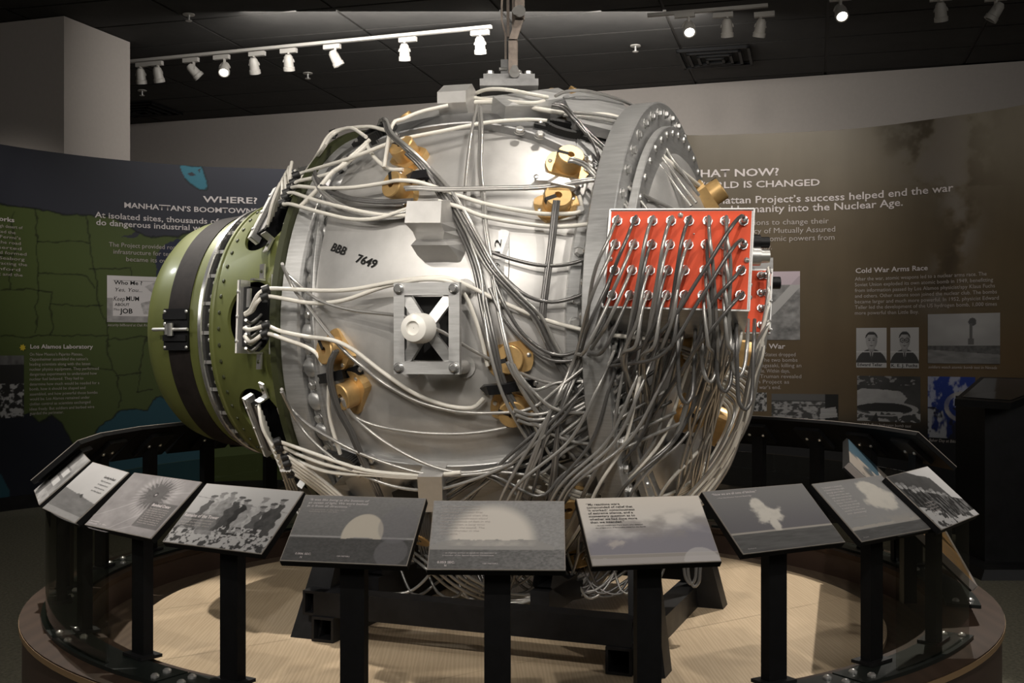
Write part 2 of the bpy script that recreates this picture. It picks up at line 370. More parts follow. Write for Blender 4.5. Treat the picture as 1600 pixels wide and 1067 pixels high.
# ------------------------------------------------------------------ curved murals
def arc_of(pts):
    Q = [np.array(((px-800)/F*Y, Y)) for px, Y in pts]; Q = [2*Q[0]-Q[1]]+Q+[2*Q[-1]-Q[-2]]; out = []
    for i in range(1, len(Q)-2):
        for t in np.linspace(0, 1, 24, endpoint=False):
            a, b, c, d = Q[i-1:i+3]; out.append(.5*((2*b)+(c-a)*t+(2*a-5*b+4*c-d)*t*t+(3*b-a-3*c+d)*t**3))
    out.append(Q[-2]); out = np.array(out); s = np.concatenate([[0], np.cumsum(np.hypot(*np.diff(out, axis=0).T))])
    return out, s
class Curved:
    def __init__(c, pts, ztop):
        c.xy, c.s = arc_of(pts); c.px = 800+F*c.xy[:, 0]/c.xy[:, 1]; c.zt = ztop
    def pt(c, s, z, off=0.):
        x = np.interp(s, c.s, c.xy[:, 0]); y = np.interp(s, c.s, c.xy[:, 1]); e = .02
        tx = np.interp(s+e, c.s, c.xy[:, 0])-np.interp(s-e, c.s, c.xy[:, 0]); ty_ = np.interp(s+e, c.s, c.xy[:, 1])-np.interp(s-e, c.s, c.xy[:, 1])
        L = np.hypot(tx, ty_)+1e-9; return np.stack([x+ty_/L*off, y-tx/L*off, np.broadcast_to(z, x.shape)], -1)
    def at(c, px, py): # arc length and height of a photograph point
        s = float(np.interp(px, c.px, c.s)); Y = float(np.interp(s, c.s, c.xy[:, 1])); return s, H-(py-HZ)/F*Y, Y
    def line(c, s, x0, y0, x1, y1, cap, m, parent, **k):
        a, za, Y = c.at(x0, y0); b, zb, _ = c.at(x1, y1)
        return text(s, lambda X, Z: c.pt(X, Z, .004), a, (za+zb)/2, b-a, cap/F*Y, m, parent, **k)
    def board(c, name, parent, colf, ns, nz, z0, s0=None, s1=None, z1=None, off=0., m=None):
        s0 = c.s[0] if s0 is None else s0; s1 = c.s[-1] if s1 is None else s1; z1 = c.zt if z1 is None else z1
        S, Z = np.meshgrid(np.linspace(s0, s1, ns), np.linspace(z0, z1, nz)); p = c.pt(S, Z, off)
        PX = 800+F*p[..., 0]/p[..., 1]; PY = HZ-F*(p[..., 2]-H)/p[..., 1]
        return add(name, gridmesh(name, p, colf(PX, PY, (S-s0)/(s1-s0), (Z-z0)/(z1-z0)), m or MURAL), parent)
    def back(c, parent, z0):
        mb = MB(); n = 60; vs = []; fs = []
        for i in range(n+1):
            s = c.s[-1]*i/n
            for off in (-.002, -.05):
                for z in (z0, c.zt): vs.append(tuple(c.pt(np.array(s), z, off)))
        for i in range(n): k = i*4; fs += [(k+2, k+6, k+7, k+3), (k+1, k+5, k+4+3, k+3), (k, k+4, k+6, k+2), (k, k+1, k+5, k+4)]
        fs += [(0, 1, 3, 2), tuple(n*4+q for q in (0, 2, 3, 1))]
        mb.put(vs, fs); mb.build('mural_backing', BLACKM, parent, 30)
        mb = MB(); mb.put([tuple(c.pt(np.array(c.s[-1]*i/n), z, o_)) for i in range(n+1) for o_, z in ((.03, .0), (.03, z0), (-.06, z0), (-.06, 0))],
            [(i*4+a, i*4+4+a, i*4+4+(a+1) % 4, i*4+(a+1) % 4) for i in range(n) for a in range(4)]); mb.build('kick_base', BLACKM, parent, 30)

SLATE, GREEN, TEAL, NAVY = (.032, .034, .046), (.062, .084, .024), (.018, .066, .090), (.010, .012, .020)
left = Curved([(-260, 6.9), (-120, 7.65), (0, 8.27), (100, 8.67), (191, 8.97), (300, 9.25), (400, 9.38), (480, 9.45), (560, 9.47)], H+1.512)
lm = empty('curved_map_mural', (-3.5, 8.6, 0), 'tall curved wall mural with green map, slate top band and WHERE? heading', 'mural')
coast = [(-20, 314), (40, 326), (100, 334), (170, 337), (200, 352), (214, 362), (235, 370), (262, 368), (280, 372), (300, 360), (335, 350), (420, 340), (620, 340), (620, 100), (-40, 100)]
lake = [(190, 372), (205, 365), (215, 355), (232, 350), (255, 352), (280, 360), (262, 363), (245, 367), (225, 362), (210, 372)]
lake2 = [(245, 440), (243, 410), (252, 385), (275, 374), (330, 380), (360, 440)]
hudson = [(281, 259), (315, 259), (319, 270), (326, 285), (324, 293), (312, 296), (300, 290), (288, 278)]
gulf = [(135, 700), (150, 672), (172, 655), (190, 641), (215, 637), (230, 640), (240, 628), (250, 619), (300, 640), (330, 720), (330, 860), (112, 860), (118, 740)]
mex = [(-60, 655), (45, 645), (62, 661), (80, 648), (98, 662), (112, 690), (122, 712), (112, 860), (-60, 860)]
pac = [(-60, 730), (0, 738), (14, 770), (20, 790), (-60, 800)]
states = [[(57, 325), (58, 460), (56, 520)], [(57, 376), (133, 379), (140, 380)], [(133, 330), (137, 360), (141, 380), (145, 410), (150, 440), (155, 480), (165, 500)], [(58, 425), (120, 428), (136, 432), (148, 450)], [(140, 420), (205, 419), (207, 432)],
 [(60, 452), (80, 455), (80, 525)], [(0, 452), (60, 452)], [(80, 476), (160, 477)], [(0, 524), (70, 525), (168, 524)], [(168, 500), (170, 550), (175, 575), (185, 590)], [(170, 531), (230, 527)], [(100, 575), (140, 572), (175, 578)], [(180, 586), (222, 583)], [(230, 527), (222, 560), (218, 600), (214, 612)], [(185, 590), (188, 620), (184, 636)], [(214, 612), (240, 610)], [(20, 330), (22, 390), (15, 452)], [(0, 400), (20, 398)]]
def paint_left(x, y, u, v):
    j = fbm(x/900, y/900, 3, 3, 60, 60)-.5; xx = x+j*10; yy = y+j*9
    c = np.zeros(x.shape+(3,))+np.array(GREEN); c = c*(.86+.3*fbm(x/1600, y/1600, 5))[..., None]
    for pl, k in ((coast, SLATE), (lake, SLATE), (lake2, (.022, .026, .052)), (gulf, TEAL), (mex, NAVY), (pac, TEAL), (hudson, (.035, .16, .22))): c[inpoly(xx, yy, pl)] = k
    for pl in ([(292, 271), (300, 269), (307, 274), (298, 275)], [(309, 265), (314, 263), (312, 270)]): c[inpoly(x, y, pl)] = SLATE
    land = ~(inpoly(xx, yy, coast) | inpoly(xx, yy, gulf) | inpoly(xx, yy, mex))
    for pl in states:
        d = linedist(xx, yy, pl); k = np.clip(1.6-d, 0, 1)*.65*land; c = c*(1-k)[..., None]
    for pl in (coast[:11], gulf[:9], mex[1:8], hudson): k = np.clip(1.8-linedist(xx, yy, pl), 0, 1)*.8; c = mixc(c, (.006, .008, .006), k)
    return c
left.back(lm, .10)
left.board('map_print', lm, paint_left, 520, 420, .10)
for s_, a in (("WHERE?", (317, 316, 402, 318, 9.5)), ("MANHATTAN’S BOOMTOWNS", (194, 326, 402, 332, 8.2))): left.line(s_, *a, TXTW, lm, bold=.018)
for s_, a in (("At isolated sites, thousands of workers", (148, 342, 398, 349, 9)), ("do dangerous industrial work in secret", (150, 353.5, 392, 360, 9))): left.line(s_, *a, TXTW, lm, bold=.012)
for s_, a in (("The Project provided roads and", (170, 387, 300, 389, 7)), ("infrastructure for tens of thousands", (177, 398.5, 330, 400, 7)), ("became its own", (197, 409, 268, 410, 7))): left.line(s_, *a, TXTG, lm)
left.line("Hanford Works", -62, 341, 22, 343.5, 7, TXTW, lm, bold=.016)
for k, s_ in enumerate(("they moved to the high desert of", "the plant generated the", "first reactor. Fermi’s", "they provided the road", "in slugs, inserted", "chemically and formed", "rods. Glenn Seaborg", "chemically extracting the", "plant. Hanford", "the Trinity test and the")):
    left.line(s_, -60, 350+k*8.6, (35, 24, 32, 32, 33, 41, 38, 42, 31, 35)[k], 356+k*8.3, 5, TXTG, lm)
left.line("Los Alamos Laboratory", 47, 545, 145, 544, 6.5, TXTW, lm, bold=.016)
for k, (s_, x1) in enumerate((("On New Mexico’s Pajarito Plateau,", 129), ("Oppenheimer assembled the nation’s", 137), ("leading scientists along with the latest", 141), ("nuclear physics equipment. They performed", 154), ("dangerous experiments to understand how", 151), ("nuclear fuel behaved. They had to", 130), ("determine how much would be needed for a", 155), ("bomb, how it should be shaped and", 133), ("assembled, and how powerful those bombs", 152), ("would be. Los Alamos remained under", 140), ("civilian control as scientists exchanged", 141), ("ideas freely. But soldiers and barbed wire", 147), ("guarded the perimeter.", 99))):
    left.line(s_, 46, 556.5+k*7.8, x1, 554.5+k*7.45, 4.6, TXTG, lm)
# yellow badge mark
a, z, Y = left.at(35, 543); mb = MB(); rr = 5.6/F*Y
pts = [left.pt(np.array(a+rr*(1 if i % 2 else .62)*math.cos(i*math.pi/7)), z+rr*(1 if i % 2 else .62)*math.sin(i*math.pi/7), .004) for i in range(14)]
mb.put([left.pt(np.array(a), z, .004)]+pts, [(0, i+1, (i+1) % 14+1) for i in range(14)]).build('yellow_emblem', mat('emblem_yellow', (.55, .42, .03), .5), lm)
# photographs printed on the mural
def framed(cur, parent, name, x0, y0, x1, y1, fn, n=90, label=None):
    a, z1, Y = cur.at(x0, y0); b, _, _ = cur.at(x1, y0); _, z0, _ = cur.at(x0, y1)
    o = cur.board(name, parent, lambda PX, PY, u, v: fn(u, v), n, n, z0, a, b, z1, .003)
    if label: o['label'] = label
    return o
g3 = lambda k: np.stack([k, k*.985, k*.98], -1)
def ph_poster(u, v):
    k = .62+0*u; k = np.where((v > .13) & (u > .1), .66, .2+.3*fbm(u, v, 9, 4, 9, 9)); k = np.where(v > .52, .64, k)
    fig = inpoly(u, v, [(.62, .78), (.85, .93), (1.05, .9), (1.05, .2), (.6, .18), (.55, .42), (.78, .5), (.74, .65)]); k = np.where(fig, .18+.5*fbm(u, v, 4, 4, 14, 14), k)
    k = np.where((np.abs(v-.9) < .006) & (u > .1), .2, k); return g3(k)*np.array((1, .97, .98))
framed(left, lm, 'poster_print', 167, 430, 262, 503, ph_poster, 110, 'black and white wartime secrecy poster')
for s_, a, b_ in (("Who Me ?", (178, 444.5, 222, 445, 6), .018), ("Yes, You...", (180, 455.5, 222, 456, 6), 0), ("Keep", (177, 470, 195, 470, 7), 0), ("MUM", (197, 470, 217, 470, 7), .012), ("ABOUT", (179, 478, 202, 478, 4.4), .012), ("This", (177, 485, 187, 485, 3.4), 0), ("JOB", (187, 489.5, 207, 489.5, 7.5), .02)):
    left.line(s_, *a, TXTD, lm, bold=b_, shear=.25 if s_ in ('Yes, You...', 'Keep', 'This') else 0)
left.line("security billboard at Oak Ridge", 168, 509.5, 236, 510, 4, TXTG, lm, shear=.2)
framed(left, lm, 'photo_print', -60, 556, 37, 658, lambda u, v: g3(.02+.16*np.where(v > .85, 1, 0)*fbm(u, v, 2, 4, 9, 5)+.34*sst(.5, .62, fbm(u, v, 12, 5, 16, 16))*(v < .55)), 100, 'dark photo of a crowd')

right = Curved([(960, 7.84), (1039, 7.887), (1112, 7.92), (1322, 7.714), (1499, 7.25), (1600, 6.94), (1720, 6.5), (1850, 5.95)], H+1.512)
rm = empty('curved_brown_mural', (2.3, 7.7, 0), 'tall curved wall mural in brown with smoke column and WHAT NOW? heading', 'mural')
def paint_right(x, y, u, v):
    n1 = fbm(x/1000, y/1000, 21, 5, 5, 9); n2 = fbm(x/1000, y/1000, 22, 4, 30, 6)
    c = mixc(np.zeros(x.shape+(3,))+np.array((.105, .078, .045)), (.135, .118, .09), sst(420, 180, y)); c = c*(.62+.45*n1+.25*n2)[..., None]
    c = mixc(c, (.13, .07, .025), sst(480, 560, y)*sst(720, 560, y)*.5*n1)
    cx = 1478+22*np.sin(y/45.)+18*(fbm(x/400, y/400, 30)-.5); wd_ = 26+(y < 290)*30+18*sst(330, 200, y)
    n3 = fbm(x/260, y/260, 31, 5, 7, 7); sm = np.exp(-((x-cx)/wd_)**2)*sst(520, 440, y)
    c = mixc(c, (.155, .135, .115), sm*sst(.4, .62, n3)*.9); c = mixc(c, (.045, .032, .018), sm*sst(.50, .34, n3)*.75)
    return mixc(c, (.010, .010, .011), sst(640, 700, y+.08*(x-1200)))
right.back(rm, .10)
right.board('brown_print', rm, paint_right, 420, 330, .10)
right.line("WHAT NOW?", 1069, 276.5, 1217, 274, 11.5, TXTW, rm, bold=.018)
right.line("THE WORLD IS CHANGED", 1041, 294, 1281, 289, 10, TXTW, rm, bold=.016)
right.line("The Manhattan Project’s success helped end the war", 1054, 318.5, 1490, 298, 11, TXTW, rm, bold=.01)
right.line("and ushered humanity into the Nuclear Age.", 1050, 332.5, 1411, 321, 11, TXTW, rm, bold=.01)
for s_, a in (("It led nations to change their", (1128, 352, 1295, 349.5, 8.4)), ("policy of Mutually Assured", (1158, 365, 1305, 362, 8.4)), ("prevented atomic powers from", (1134, 377.5, 1304, 375, 8.4)), ("war directly.", (1150, 390, 1206, 390, 8.4))): right.line(s_, *a, TXTG, rm)
right.line("Cold War Arms Race", 1337, 425.5, 1450, 423, 7.5, TXTW, rm, bold=.016)
for k, (s_, x1) in enumerate((("After the war, atomic weapons led to a nuclear arms race. The", 1542), ("Soviet Union exploded its own atomic bomb in 1949, benefitting", 1552), ("from information passed by Los Alamos physicist/spy Klaus Fuchs", 1555), ("and others. Other nations soon joined the nuclear club. The bombs", 1558), ("became larger and much more powerful. In 1952, physicist Edward", 1561), ("Teller led the development of the US hydrogen bomb, 1,000 times", 1558), ("more powerful than Little Boy.", 1436))):
    right.line(s_, 1336, 438+k*8.9, x1, (431+k*9.35) if k < 6 else 490, 5.6, TXTG, rm)
right.line("End of the War", 1142, 545, 1227, 544, 7.5, TXTW, rm, bold=.016)
for k, (s_, x1) in enumerate((("In August the United States dropped", 1243), ("bombs on Japan. The two bombs", 1246), ("Hiroshima and Nagasaki, killing an", 1252), ("of thousands of people. Within days,", 1234), ("later, President Truman revealed", 1252), ("the Manhattan Project as", 1233), ("it helped end the war’s end.", 1220))):
    right.line(s_, 1128, 556.5+k*8.5, x1, 556.5+k*8.5, 5.8, TXTG, rm)
def ph_river(u, v):
    k = .45+.1*v; land = v < .80; k = np.where(land, .05+.35*fbm(u, v, 40, 5, 9, 14), k); k = np.where((np.abs(v-.45-.25*u+.2*np.sin(u*4)) < .09), .42, k)
    return np.where(land[..., None], g3(k), g3(k)*np.array((1, .85, .95)))
framed(right, rm, 'photo_print', 1150, 425, 1250, 531, ph_river, 90, 'photo of a ruined riverside city')
def portrait(u, v, seed, glasses):
    k = .38+.05*u; k = np.where(np.hypot((u-.5)/.55, (v+.05)/.52) < 1, .045, k); k = np.where(np.abs(v-.40) < .012, .5, k)
    k = np.where(inpoly(u, v, [(.42, .45), (.58, .45), (.53, .28), (.47, .28)]), .4, k); k = np.where(inpoly(u, v, [(.475, .42), (.525, .42), (.53, .22), (.47, .22)]), .06, k)
    k = np.where(np.hypot((u-.5)/.11, (v-.50)/.12) < 1, .22, k)
    k = np.where(np.hypot((u-.5)/.19, (v-.68)/.22) < 1, .30-.12*sst(.5, .7, u), k); k = np.where((np.hypot((u-.5)/.20, (v-.745)/.165) < 1) & (v > .83-.9*np.maximum(np.abs(u-.5)-.10, 0)), .03+.04*(v > .88), k)
    for e in (.43, .57): k = np.where(np.hypot((u-e)/.035, (v-.69)/.014) < 1, .04, k); k = np.where(np.hypot((u-e)/.05, (v-.735)/.010) < 1, .05, k)
    if glasses:
        for e in (.42, .58): k = np.where(np.abs(np.hypot((u-e)/.07, (v-.69)/.05)-1) < .18, .03, k)
    k = np.where(np.hypot((u-.5)/.06, (v-.555)/.012) < 1, .08, k); k = np.where(np.hypot((u-.5)/.02, (v-.63)/.05) < 1, .24, k)
    return g3(np.where(v < .115, .45, k))
framed(right, rm, 'portrait_print', 1338, 512.5, 1385.5, 574, lambda u, v: portrait(u, v, 1, 0), 80, 'portrait photo of a dark-haired man in a suit')
framed(right, rm, 'portrait_print', 1391.5, 512, 1436, 575, lambda u, v: portrait(u, v, 2, 1), 80, 'portrait photo of a man in round glasses')
right.line("Edward Teller", 1340, 572, 1379, 572, 4.6, TXTD, rm, bold=.016); right.line("K. E. J. Fuchs", 1393, 573, 1434, 573.5, 4.6, TXTD, rm, bold=.02)
def ph_nevada(u, v):
    k = .20+.10*fbm(u, v, 50, 3, 3, 3)+.06*v; k = np.where(np.hypot((u-.62)/.055, (v-.83)/.08) < 1, .07, k); k = np.where((np.abs(u-.60) < .018+.02*(v < .5)) & (v > .38) & (v < .8), .10, k)
    k = np.where(v < .36, .04+.10*fbm(u, v, 51, 5, 30, 18), k); k = np.where((v < .18+.10*(1-u)), .10+.14*fbm(u, v, 52, 4, 6, 12), k); return g3(k)
framed(right, rm, 'photo_print', 1450, 491, 1563, 567.5, ph_nevada, 100, 'photo of soldiers watching a tall test cloud')
right.line("soldiers watch atomic bomb test in Nevada", 1451, 574.5, 1558, 577.5, 4.4, TXTG, rm, shear=.2)
def ph_hbomb(u, v):
    k = .03+.05*fbm(u, v, 60, 4, 4, 4); n = fbm(u, v, 61, 4, 9, 9)
    k = np.where(np.hypot((u-.25)/.55, (v-.52)/.2)+.3*(n-.5) < 1, .28+.1*n, k); k = np.where(np.hypot((u-.45)/.45, (v-.30)/.11)+.2*(n-.5) < 1, .03, k)
    k = np.where(np.abs(np.hypot((u-.42)/.5, (v-.28)/.15)-1) < .10, .32, k); k = np.where((v < .22) & (n > .48), .34, k); k = np.where((v > .8) & (n > .62), .25, k)
    k = np.where(inpoly(u, v, [(.22, 0), (.30, .2), (.34, 0)]), .03, k); return g3(k)
framed(right, rm, 'photo_print', 1339.5, 587, 1438.5, 657, ph_hbomb, 100, 'photo of a broad flat bomb cloud over dark ground')
right.line("1952, first hydrogen bomb test", 1347, 665, 1424, 668, 4.6, TXTG, rm, shear=.2)
def ph_blue(u, v):
    n = fbm(u, v, 70, 5, 5, 5); k = np.zeros(u.shape+(3,))+np.array((.012, .028, .16))*(.4+1.0*v)[..., None]
    k = mixc(k, (.28, .30, .40), sst(.52, .64, n)*(v > .5)); k = mixc(k, (.30, .31, .33), sst(.5, .6, fbm(u, v, 71, 4, 4, 3))*(v < .5)*.9)
    k = mixc(k, (.01, .01, .02), sst(.5, .42, fbm(u, v, 72, 4, 5, 5))*(v < .5)); return mixc(k, (.32, .30, .28), (np.abs(np.hypot((u-.75)/.35, (v-.52)/.22)-1) < .14)*n*1.3)
framed(right, rm, 'photo_print', 1450, 588, 1524, 683, ph_blue, 90, 'blue aerial photo of a sea test')
right.line("Baker Day at Bikini Atoll, July", 1452, 689, 1524, 694, 4.6, TXTG, rm, shear=.2)
framed(right, rm, 'photo_print', 1150, 613, 1198, 642, lambda u, v: g3(.04+.32*sst(.42, .6, fbm(u, v, 80, 5, 16, 9))), 60, 'photo of a crowd')
def ph_news(u, v):
    n = fbm(u, v, 83, 5, 14, 9); k = .05+.24*sst(.44, .6, n)*(v < .7)+.05*(v > .75); k = np.where(u > .8, .012, k)
    pg = inpoly(u, v, [(.72, .05), (.99, .12), (.96, .52), (.74, .42)]); return g3(np.where(pg, .38-.2*(np.abs(np.sin(v*60)) > .85), k))
framed(right, rm, 'photo_print', 1205.5, 615, 1310, 655, ph_news, 90, 'photo collage with a newspaper page')
right.line("Workers at Oak Ridge", 1120, 691, 1166, 691, 4.4, TXTG, rm, shear=.2); right.line("Truman reveals purpose", 1208, 690, 1263, 690, 4.6, TXTG, rm, shear=.2)

# ------------------------------------------------------------------ kiosk and clutter at the far right
kc = V((2.63, 6.15, 0))
kb = empty('reading_kiosk', kc, 'black freestanding kiosk with slanted top at the right edge', 'kiosk')
MB().bx(kc.x-.075, kc.x+.5, kc.y-.1, kc.y+.3, .05, .93).build('column_body', BLACKM, kb)
MB().put([(kc.x-.20, kc.y-.35, 0), (kc.x+.55, kc.y-.35, 0), (kc.x+.55, kc.y+.45, 0), (kc.x-.20, kc.y+.45, 0), (kc.x-.17, kc.y-.32, .05), (kc.x+.55, kc.y-.32, .05), (kc.x+.55, kc.y+.4, .05), (kc.x-.17, kc.y+.4, .05)], [(0, 1, 2, 3), (4, 5, 6, 7), (0, 1, 5, 4), (1, 2, 6, 5), (2, 3, 7, 6), (3, 0, 4, 7)]).build('foot_plate', BLACKM, kb)
A_, B_, C_, D_ = P(1492, 623, 6.0), P(1580, 629, 5.9), P(1680, 592, 6.5), P(1532, 589, 6.55)
n_ = (B_-A_).cross(D_-A_).normalized(); 
MB().put([A_, B_, C_, D_, A_-n_*.04, B_-n_*.04, C_-n_*.04, D_-n_*.04], [(0, 1, 2, 3), (4, 5, 6, 7), (0, 1, 5, 4), (1, 2, 6, 5), (2, 3, 7, 6), (3, 0, 4, 7)]).build('slanted_top', BLACKM, kb)
mid = (A_+B_+C_+D_)/4; q = [mid+(p-mid)*.86+n_*.003 for p in (A_, B_, C_, D_)]
MB().put(q, [(0, 1, 2, 3)]).build('screen', mat('dark_screen', (.03, .03, .035), .12), kb)
for k in range(4):
    p0 = P(1500+k*14, 862-k*8, 6.9); pts = [V((p0.x+.05*i, p0.y+.12*math.sin(i*1.1+k), .012+.01*k)) for i in range(12)]
    o = MB().tube(pts, .008, 6).build('floor_cable', RUBBER, None, 60); tag(o, 'black cable on the carpet behind the kiosk, '+('nearest the tilted board', 'second from the plinth', 'third from the plinth', 'farthest back')[k], 'cable', 'cables behind the kiosk')
o = MB().bx(2.55, 2.75, 7.0, 7.2, 0, .26).build('power_box', mat('grey_box', (.10, .10, .10), .5)); tag(o, 'small grey power box on the carpet in front of the brown mural', 'box')

# ------------------------------------------------------------------ round plinth
RC = (0.0, 3.92); ZR, ZF, ZD = H-.80, H-.905, H-.89
pl = empty('display_plinth', (*RC, 0), 'round brown plinth ring with pale oak disc under the metal sphere', 'plinth')
MB().ring(RC, 1.385, 1.58, ZR-.02, ZR, 0, 2*math.pi, 128).build('bench_top', RINGW, pl, 30)
MB().ring(RC, 1.548, 1.572, .0, ZR-.02, 0, 2*math.pi, 128).build('outer_skirt', RINGS, pl, 30)
MB().ring(RC, 1.578, 1.5815, ZR-.02, ZR-.004, 0, 2*math.pi, 128).build('edge_band', mat('edge_band_laminate', (.22, .14, .07), .5), pl, 30)
MB().ring(RC, 1.39, 1.41, ZF-.02, ZR-.02, 0, 2*math.pi, 128).build('inner_skirt', RINGS, pl, 30)
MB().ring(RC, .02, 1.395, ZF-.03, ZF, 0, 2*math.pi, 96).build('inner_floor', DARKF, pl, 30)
# oak disc made of five boards with fine joints
bmd = bmesh.new(); bmesh.ops.create_cone(bmd, cap_ends=True, cap_tris=False, segments=160, radius1=1.245, radius2=1.245, depth=.015)
for i, (lo, hi) in enumerate(((-1.3, -.62), (-.62, 0), (0, .62), (.62, 1.3))):
    b2 = bmd.copy(); jd = V((math.cos(.62), math.sin(.62), 0)); jn = V((-jd.y, jd.x, 0))
    for off, sgn in ((lo+.001, -1), (hi-.001, 1)):
        bmesh.ops.bisect_plane(b2, geom=b2.verts[:]+b2.edges[:]+b2.faces[:], plane_co=jn*off, plane_no=jn*sgn, clear_outer=True)
    me = bpy.data.meshes.new('deck_board'); b2.to_mesh(me); b2.free(); me.materials.append(DECKM)
    add('deck_board', me, pl, M.Translation((RC[0], RC[1], ZD-.0075)))
bmd.free()
# steel base plates with bolts, and curved glass
bolt_me = MB().lathe((0, 0, 0), (0, 0, 1), [(0, .011), (.004, .011), (.009, .006), (.010, .0005)], 10).mesh('bolt', ZINC, 40)
def baseplate(a0, a1, label, r0=1.42, r1=1.52):
    r = empty('rail_base_plate', (RC[0]+1.47*math.sin(math.radians((a0+a1)/2)), RC[1]-1.47*math.cos(math.radians((a0+a1)/2)), ZR), label, 'base plate', 'curved base plates on the ring')
    MB().ring(RC, r0, r1, ZR, ZR+.010, math.radians(a0), math.radians(a1), 16).build('plate', PLATE, r, 30)
    for a in (a0+1.6, a1-1.6):
        for rad in (r0+.03, r1-.025):
            a_ = math.radians(a+(.5 if rad > 1.47 else 0)); add('bolt', bolt_me, r, M.Translation((RC[0]+rad*math.sin(a_), RC[1]-rad*math.cos(a_), ZR+.010)))
for k, (a0, a1) in enumerate(((-100, -78), (-77.6, -56), (-55.6, -34), (-33.6, -12), (-11.6, 11), (11.4, 33), (33.4, 57), (72, 95), (96, 118), (119, 141), (-122, -100.4), (-144, -122.4))):
    baseplate(a0, a1, 'curved black steel plate bolted on the ring, ' + ('far left', 'left, below the photo of the cabin', 'left front, below the crater photo', 'front, left of the centre lectern', 'front centre, below the picture frame edge', 'front, right of the centre lectern', 'right front, ending beside the large tilted board',
        'right, under the large tilted board', 'back right', 'back right, behind the hanging cables', 'back left', 'back left, behind the olive nose')[k])
def glasspane(a0, a1, label):
    o = MB().ring(RC, 1.500, 1.508, ZR+.010, ZR+.34, math.radians(a0), math.radians(a1), 14).build('glass_panel', GLASS, None, 30)
    tag(o, label, 'glass panel', 'curved glass panels of the rail')
for k, (a0, a1) in enumerate(((-96, -71), (-70, -42.5), (-122, -97), (-147, -123), (39, 57), (97, 120), (121, 145))):
    glasspane(a0, a1, 'curved tinted glass panel standing on the ring, ' + ('far left side', 'left side, under the sea photo', 'back left', 'back left, behind the olive nose', 'right side, below the two right lecterns', 'back right', 'back right, behind the hanging cables')[k])

# ------------------------------------------------------------------ lecterns
TB, DB, ZB = .72, .19, H-.462
def frame_at(x, y, ph, t=TB):
    o = V((math.sin(ph), -math.cos(ph), 0)); s = V((math.cos(ph), math.sin(ph), 0)); up = -o*math.cos(t)+V((0, 0, math.sin(t))); return o, s, up, s.cross(up)
def lectern(x, y, ph, w_, label, paint=None, texts=(), zb=ZB, d=DB, nx=150, ny=110, t=TB, post=True):
    o, s, up, n = frame_at(x, y, ph, t); A = V((x, y, zb)); c = A+up*d/2
    r = empty('reading_lectern', V((x, y, ZR+.01))-o*.05, label, 'lectern', 'photo lecterns around the plinth', ph)
    bd = MB().box(c-n*.008, s*w_/2, up*d/2, n*.0075).build('board', BLACKP, r)
    MB().box(c+n*.0008, s*(w_/2-.0005), up*(d/2-.0005), n*.0012).build('board_edge', mat_edge, bd)
    if paint:
        U, Vv = np.meshgrid(np.linspace(0, 1, nx), np.linspace(0, 1, ny)); w2, d2 = w_-.004, d-.004
        base = np.array(c-s*w2/2-up*d2/2+n*.0026); pos = base+U[..., None]*np.array(s)*w2+Vv[..., None]*np.array(up)*d2
        pm = add('photo_print', gridmesh('photo_print', pos, paint(U, Vv), PRINT), bd)
        def fn(X, Y): return np.array(c-s*w2/2-up*d2/2+n*.0034)+X[:, None]*np.array(s)+Y[:, None]*np.array(up)
        for tx in texts:
            st, u0, v0, wd__, cap, m_ = tx[:6]; kw = tx[6] if len(tx) > 6 else {}
            text(st, fn, u0*w2, v0*d2, wd__*w2, cap*d2, m_, bd, **kw)
    if post:
        pc = c-n*.03; pz = pc.z-.005
        mb_ = MB().box((c-n*.024), s*.07, up*.06, n*.008); mbk = mb_.build('mounting_bracket', BLACKM, r)
        for k in (-1, 1):
            q = c-n*.032+s*.035*k; MB().lathe(q, -n, [(0, .007), (.003, .007), (.006, .003), (.0065, .0003)], 10).build('bolt', ZINC, mbk, 40)
        pc2 = V((c.x, c.y, 0))
        MB().put([*(pc2+s*a_*.028+o*b_*.014+V((0, 0, ZR+.011)) for b_ in (-1, 1) for a_ in (-1, 1)), *(pc2+s*a_*.028+o*b_*.014+V((0, 0, c.z-.024-b_*.012)) for b_ in (-1, 1) for a_ in (-1, 1))],
            [(0, 1, 3, 2), (4, 5, 7, 6), (0, 1, 5, 4), (2, 3, 7, 6), (0, 2, 6, 4), (1, 3, 7, 5)]).build('post', BLACKP, r)
        MB().box(pc2+V((0, 0, ZR+.015)), s*.045, o*.03, (0, 0, .004)).build('post_foot', BLACKM, r)
    return r
mat_edge = mat('board_edge_trim', (.30, .27, .24), .4)
def sky(u, v, a, b, seed=1): return a+(b-a)*v+.03*(fbm(u, v, seed, 4, 4, 4)-.5)
def p_cabin(u, v): k = .06+.45*fbm(u, v, 90, 5, 5, 4); k = np.where((u > .25) & (u < .7) & (v > .3) & (v < .7), .5-.3*(np.abs(np.sin(v*16)) > .92), k); k = np.where((u < .22) & (v > .3) & (v < .8), .03, k); k = np.where(v < .2, .45*fbm(u, v, 91, 4, 9, 9)+.1, k); return g3(k)
def p_sea(u, v):
    e = .46-.10*u+.02*np.sin(u*30)*(np.abs(u-.5) < .1); k = np.where(v > e, .30+.15*sst(0, 1, v)+.06*fbm(u, v, 93, 4, 3, 3), .09+.09*fbm(u, v, 94, 5, 6, 16)+.10*(v < .1))
    k = np.where((np.abs(u-.56) < .05) & (v > e-.01) & (v < e+.06-np.abs(u-.56)), .05, k); return g3(k)
